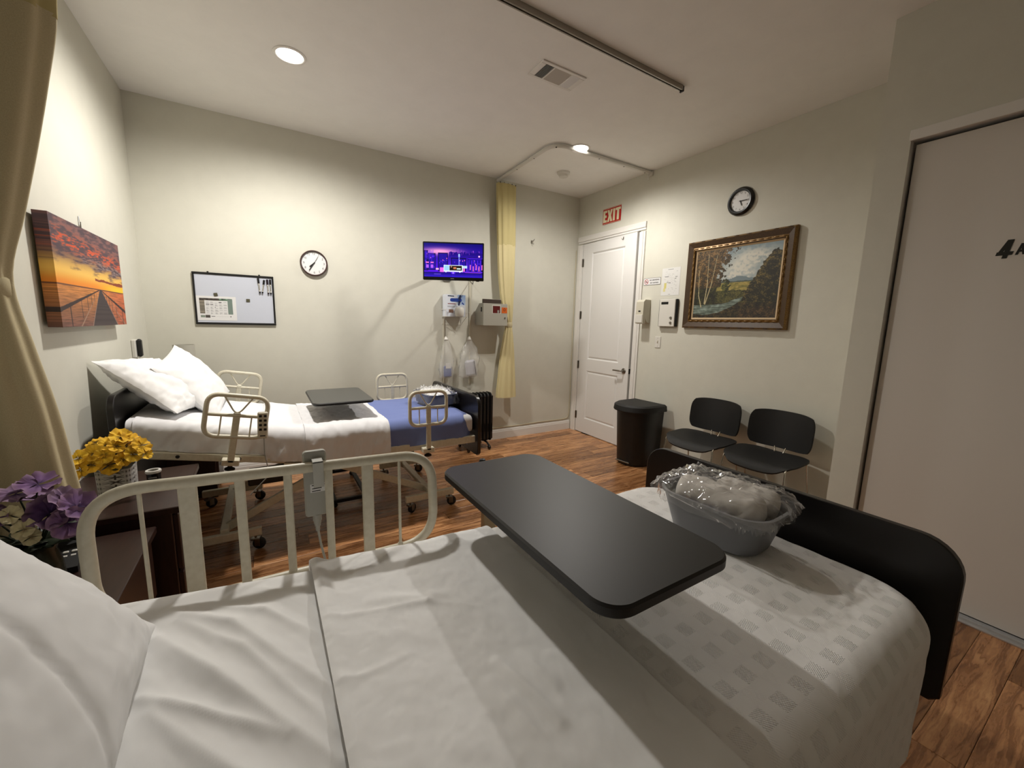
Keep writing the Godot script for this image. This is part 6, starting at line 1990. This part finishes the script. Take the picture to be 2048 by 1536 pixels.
func oil_heater() -> void:
	var t := thing("oil_heater", "black oil-filled radiator on wheels behind the far footboard", "heater", Vector3(2.775, 0, 0.215))
	var fin := MB.new()
	var o := MB.rr(0.16, 0.56, 0.045, 6)
	fin.prism(o, -0.006, 0.006, Transform3D(Basis(Vector3(0, 0, 1), Vector3(0, 1, 0), Vector3(-1, 0, 0)), Vector3(0, 0.365, 0)), true)
	for y in [0.13, 0.60]:
		fin.tube([Vector3(-0.022, y, 0), Vector3(0.022, y, 0)], 0.03, 12)
	fin.box(Vector3(0, 0.365, 0), Vector3(0.034, 0.42, 0.035), 0.012)
	fin.box(Vector3(0, 0.365, 0.078), Vector3(0.030, 0.50, 0.004), 0.0015)
	fin.box(Vector3(0, 0.365, -0.078), Vector3(0.030, 0.50, 0.004), 0.0015)
	var fm := fin.done()
	for k in 9:
		part(t, "fin", fm, M.black, Vector3(-0.175 + 0.0437 * k, 0, 0))
	part(t, "control_panel", MB.new().box(Vector3(-0.225, 0.365, 0), Vector3(0.045, 0.54, 0.15), 0.012).done(), M.black_matte)
	for x in [-0.13, 0.13]:
		var f := part(t, "wheel_bracket", MB.new().tube(rounded([Vector3(x, 0.045, -0.115), Vector3(x, 0.072, -0.06), Vector3(x, 0.072, 0.06), Vector3(x, 0.045, 0.115)], 0.03), 0.011, 8).done(), M.black)
		for z in [-0.118, 0.118]:
			part(f, "wheel", MB.new().lathe([Vector2(0.0, -0.011), Vector2(0.022, -0.011), Vector2(0.026, -0.006), Vector2(0.026, 0.006), Vector2(0.022, 0.011), Vector2(0.0, 0.011)], 16, Vector3.ZERO, Transform3D(Basis(Vector3(0, 0, 1), PI / 2), Vector3(x, 0.027, z))).done(), M.black_gloss)

func trash_can() -> void:
	var t := thing("trash_can", "black step-on trash can with curved lid between door and chairs", "trash can", Vector3(4.165, 0, 1.41))
	# half-round body: flat back to the wall, curved front
	var half := func(w: float, d: float) -> PackedVector2Array:
		var p := PackedVector2Array()
		for k in 17:
			var a := PI * k / 16.0
			p.append(Vector2(-d * 0.30 - d * 0.70 * pow(sin(a), 0.8), -w / 2 * cos(a) * 1.0))
		p.append(Vector2(d * 0.30, w / 2))
		p.append(Vector2(d * 0.30, -w / 2))
		return p
	var loft := func(list: Array) -> ArrayMesh:
		var m := MB.new()
		for i in list.size() - 1:
			m.smooth()
			var A: PackedVector2Array = list[i][0]
			var C: PackedVector2Array = list[i + 1][0]
			for q in A.size():
				var j := (q + 1) % A.size()
				m.quad(Vector3(A[q].x, list[i][1], A[q].y), Vector3(C[q].x, list[i + 1][1], C[q].y), Vector3(C[j].x, list[i + 1][1], C[j].y), Vector3(A[j].x, list[i][1], A[j].y))
		m.flat()
		for e in [0, list.size() - 1]:
			var A: PackedVector2Array = list[e][0]
			for q in range(1, A.size() - 1):
				m.tri(Vector3(A[0].x, list[e][1], A[0].y), Vector3(A[q].x, list[e][1], A[q].y), Vector3(A[q + 1].x, list[e][1], A[q + 1].y))
		return m.done()
	part(t, "body", loft.call([[half.call(0.33, 0.255), 0.0], [half.call(0.345, 0.265), 0.02], [half.call(0.385, 0.30), 0.585]]), M.black)
	part(t, "lid", loft.call([[half.call(0.43, 0.335), 0.570], [half.call(0.435, 0.338), 0.580], [half.call(0.425, 0.33), 0.625], [half.call(0.39, 0.30), 0.640]]), M.black_matte)
	part(t, "pedal", MB.new().box(Vector3(-0.25, 0.035, -0.03), Vector3(0.05, 0.014, 0.17), 0.004, Transform3D(Basis(Vector3.UP, 0.12), Vector3.ZERO)).done(), M.steel)

func chair(label: String, at: Vector3) -> void:
	var t := thing("stacking_chair", label, "chair", at, Vector3.ZERO, "chairs along the right wall")
	# the seat looks towards -x; a rounded, hollowed shell
	var sq := func(u: float, v: float, k: float) -> Vector2: return Vector2(u * sqrt(1.0 - k * v * v * v * v), v * sqrt(1.0 - k * u * u * u * u))
	var seat := shell(func(a: float, b: float) -> Vector3:
		var p: Vector2 = sq.call(2.0 * a - 1.0, 2.0 * b - 1.0, 0.38)
		var drop := 0.035 * smoothstep(-0.55, -1.0, p.x)
		return Vector3(p.x * 0.225, 0.455 + 0.022 * p.y * p.y + 0.012 * p.x - drop, -p.y * 0.262), 18, 18, 0.012)
	part(t, "seat", seat, M.black_matte)
	var back := shell(func(a: float, b: float) -> Vector3:
		var p: Vector2 = sq.call(2.0 * a - 1.0, 2.0 * b - 1.0, 0.22)
		var y := 0.643 + p.x * 0.148
		return Vector3(0.235 + 0.10 * (y - 0.5) - 0.075 * p.y * p.y, y, -p.y * 0.238), 16, 20, -0.012)
	part(t, "backrest", back, M.black_matte)
	for s in [-1.0, 1.0]:
		var leg := rounded([Vector3(-0.225, 0.012, s * 0.245), Vector3(-0.165, 0.452, s * 0.222), Vector3(0.155, 0.452, s * 0.222), Vector3(0.235, 0.012, s * 0.245)], 0.035, 6)
		part(t, "leg", MB.new().tube(leg, 0.0062, 10).done(), M.chrome)
		part(t, "back_stay", MB.new().tube(rounded([Vector3(0.10, 0.444, s * 0.03), Vector3(0.215, 0.455, s * 0.03), Vector3(0.250, 0.60, s * 0.06), Vector3(0.262, 0.72, s * 0.07)], 0.05, 6), 0.0062, 10).done(), M.chrome)
		for x in [-0.226, 0.236]:
			part(t, "glide", MB.new().lathe([Vector2(0.0, 0.0), Vector2(0.011, 0.0), Vector2(0.011, 0.012), Vector2(0.008, 0.018), Vector2(0.0, 0.018)], 12, Vector3(x, 0, s * 0.2455)).done(), M.black)
	part(t, "cross_rail", MB.new().tube([Vector3(-0.10, 0.440, -0.222), Vector3(-0.10, 0.440, 0.222)], 0.006, 8).tube([Vector3(0.10, 0.442, -0.222), Vector3(0.10, 0.442, 0.222)], 0.006, 8).done(), M.chrome)
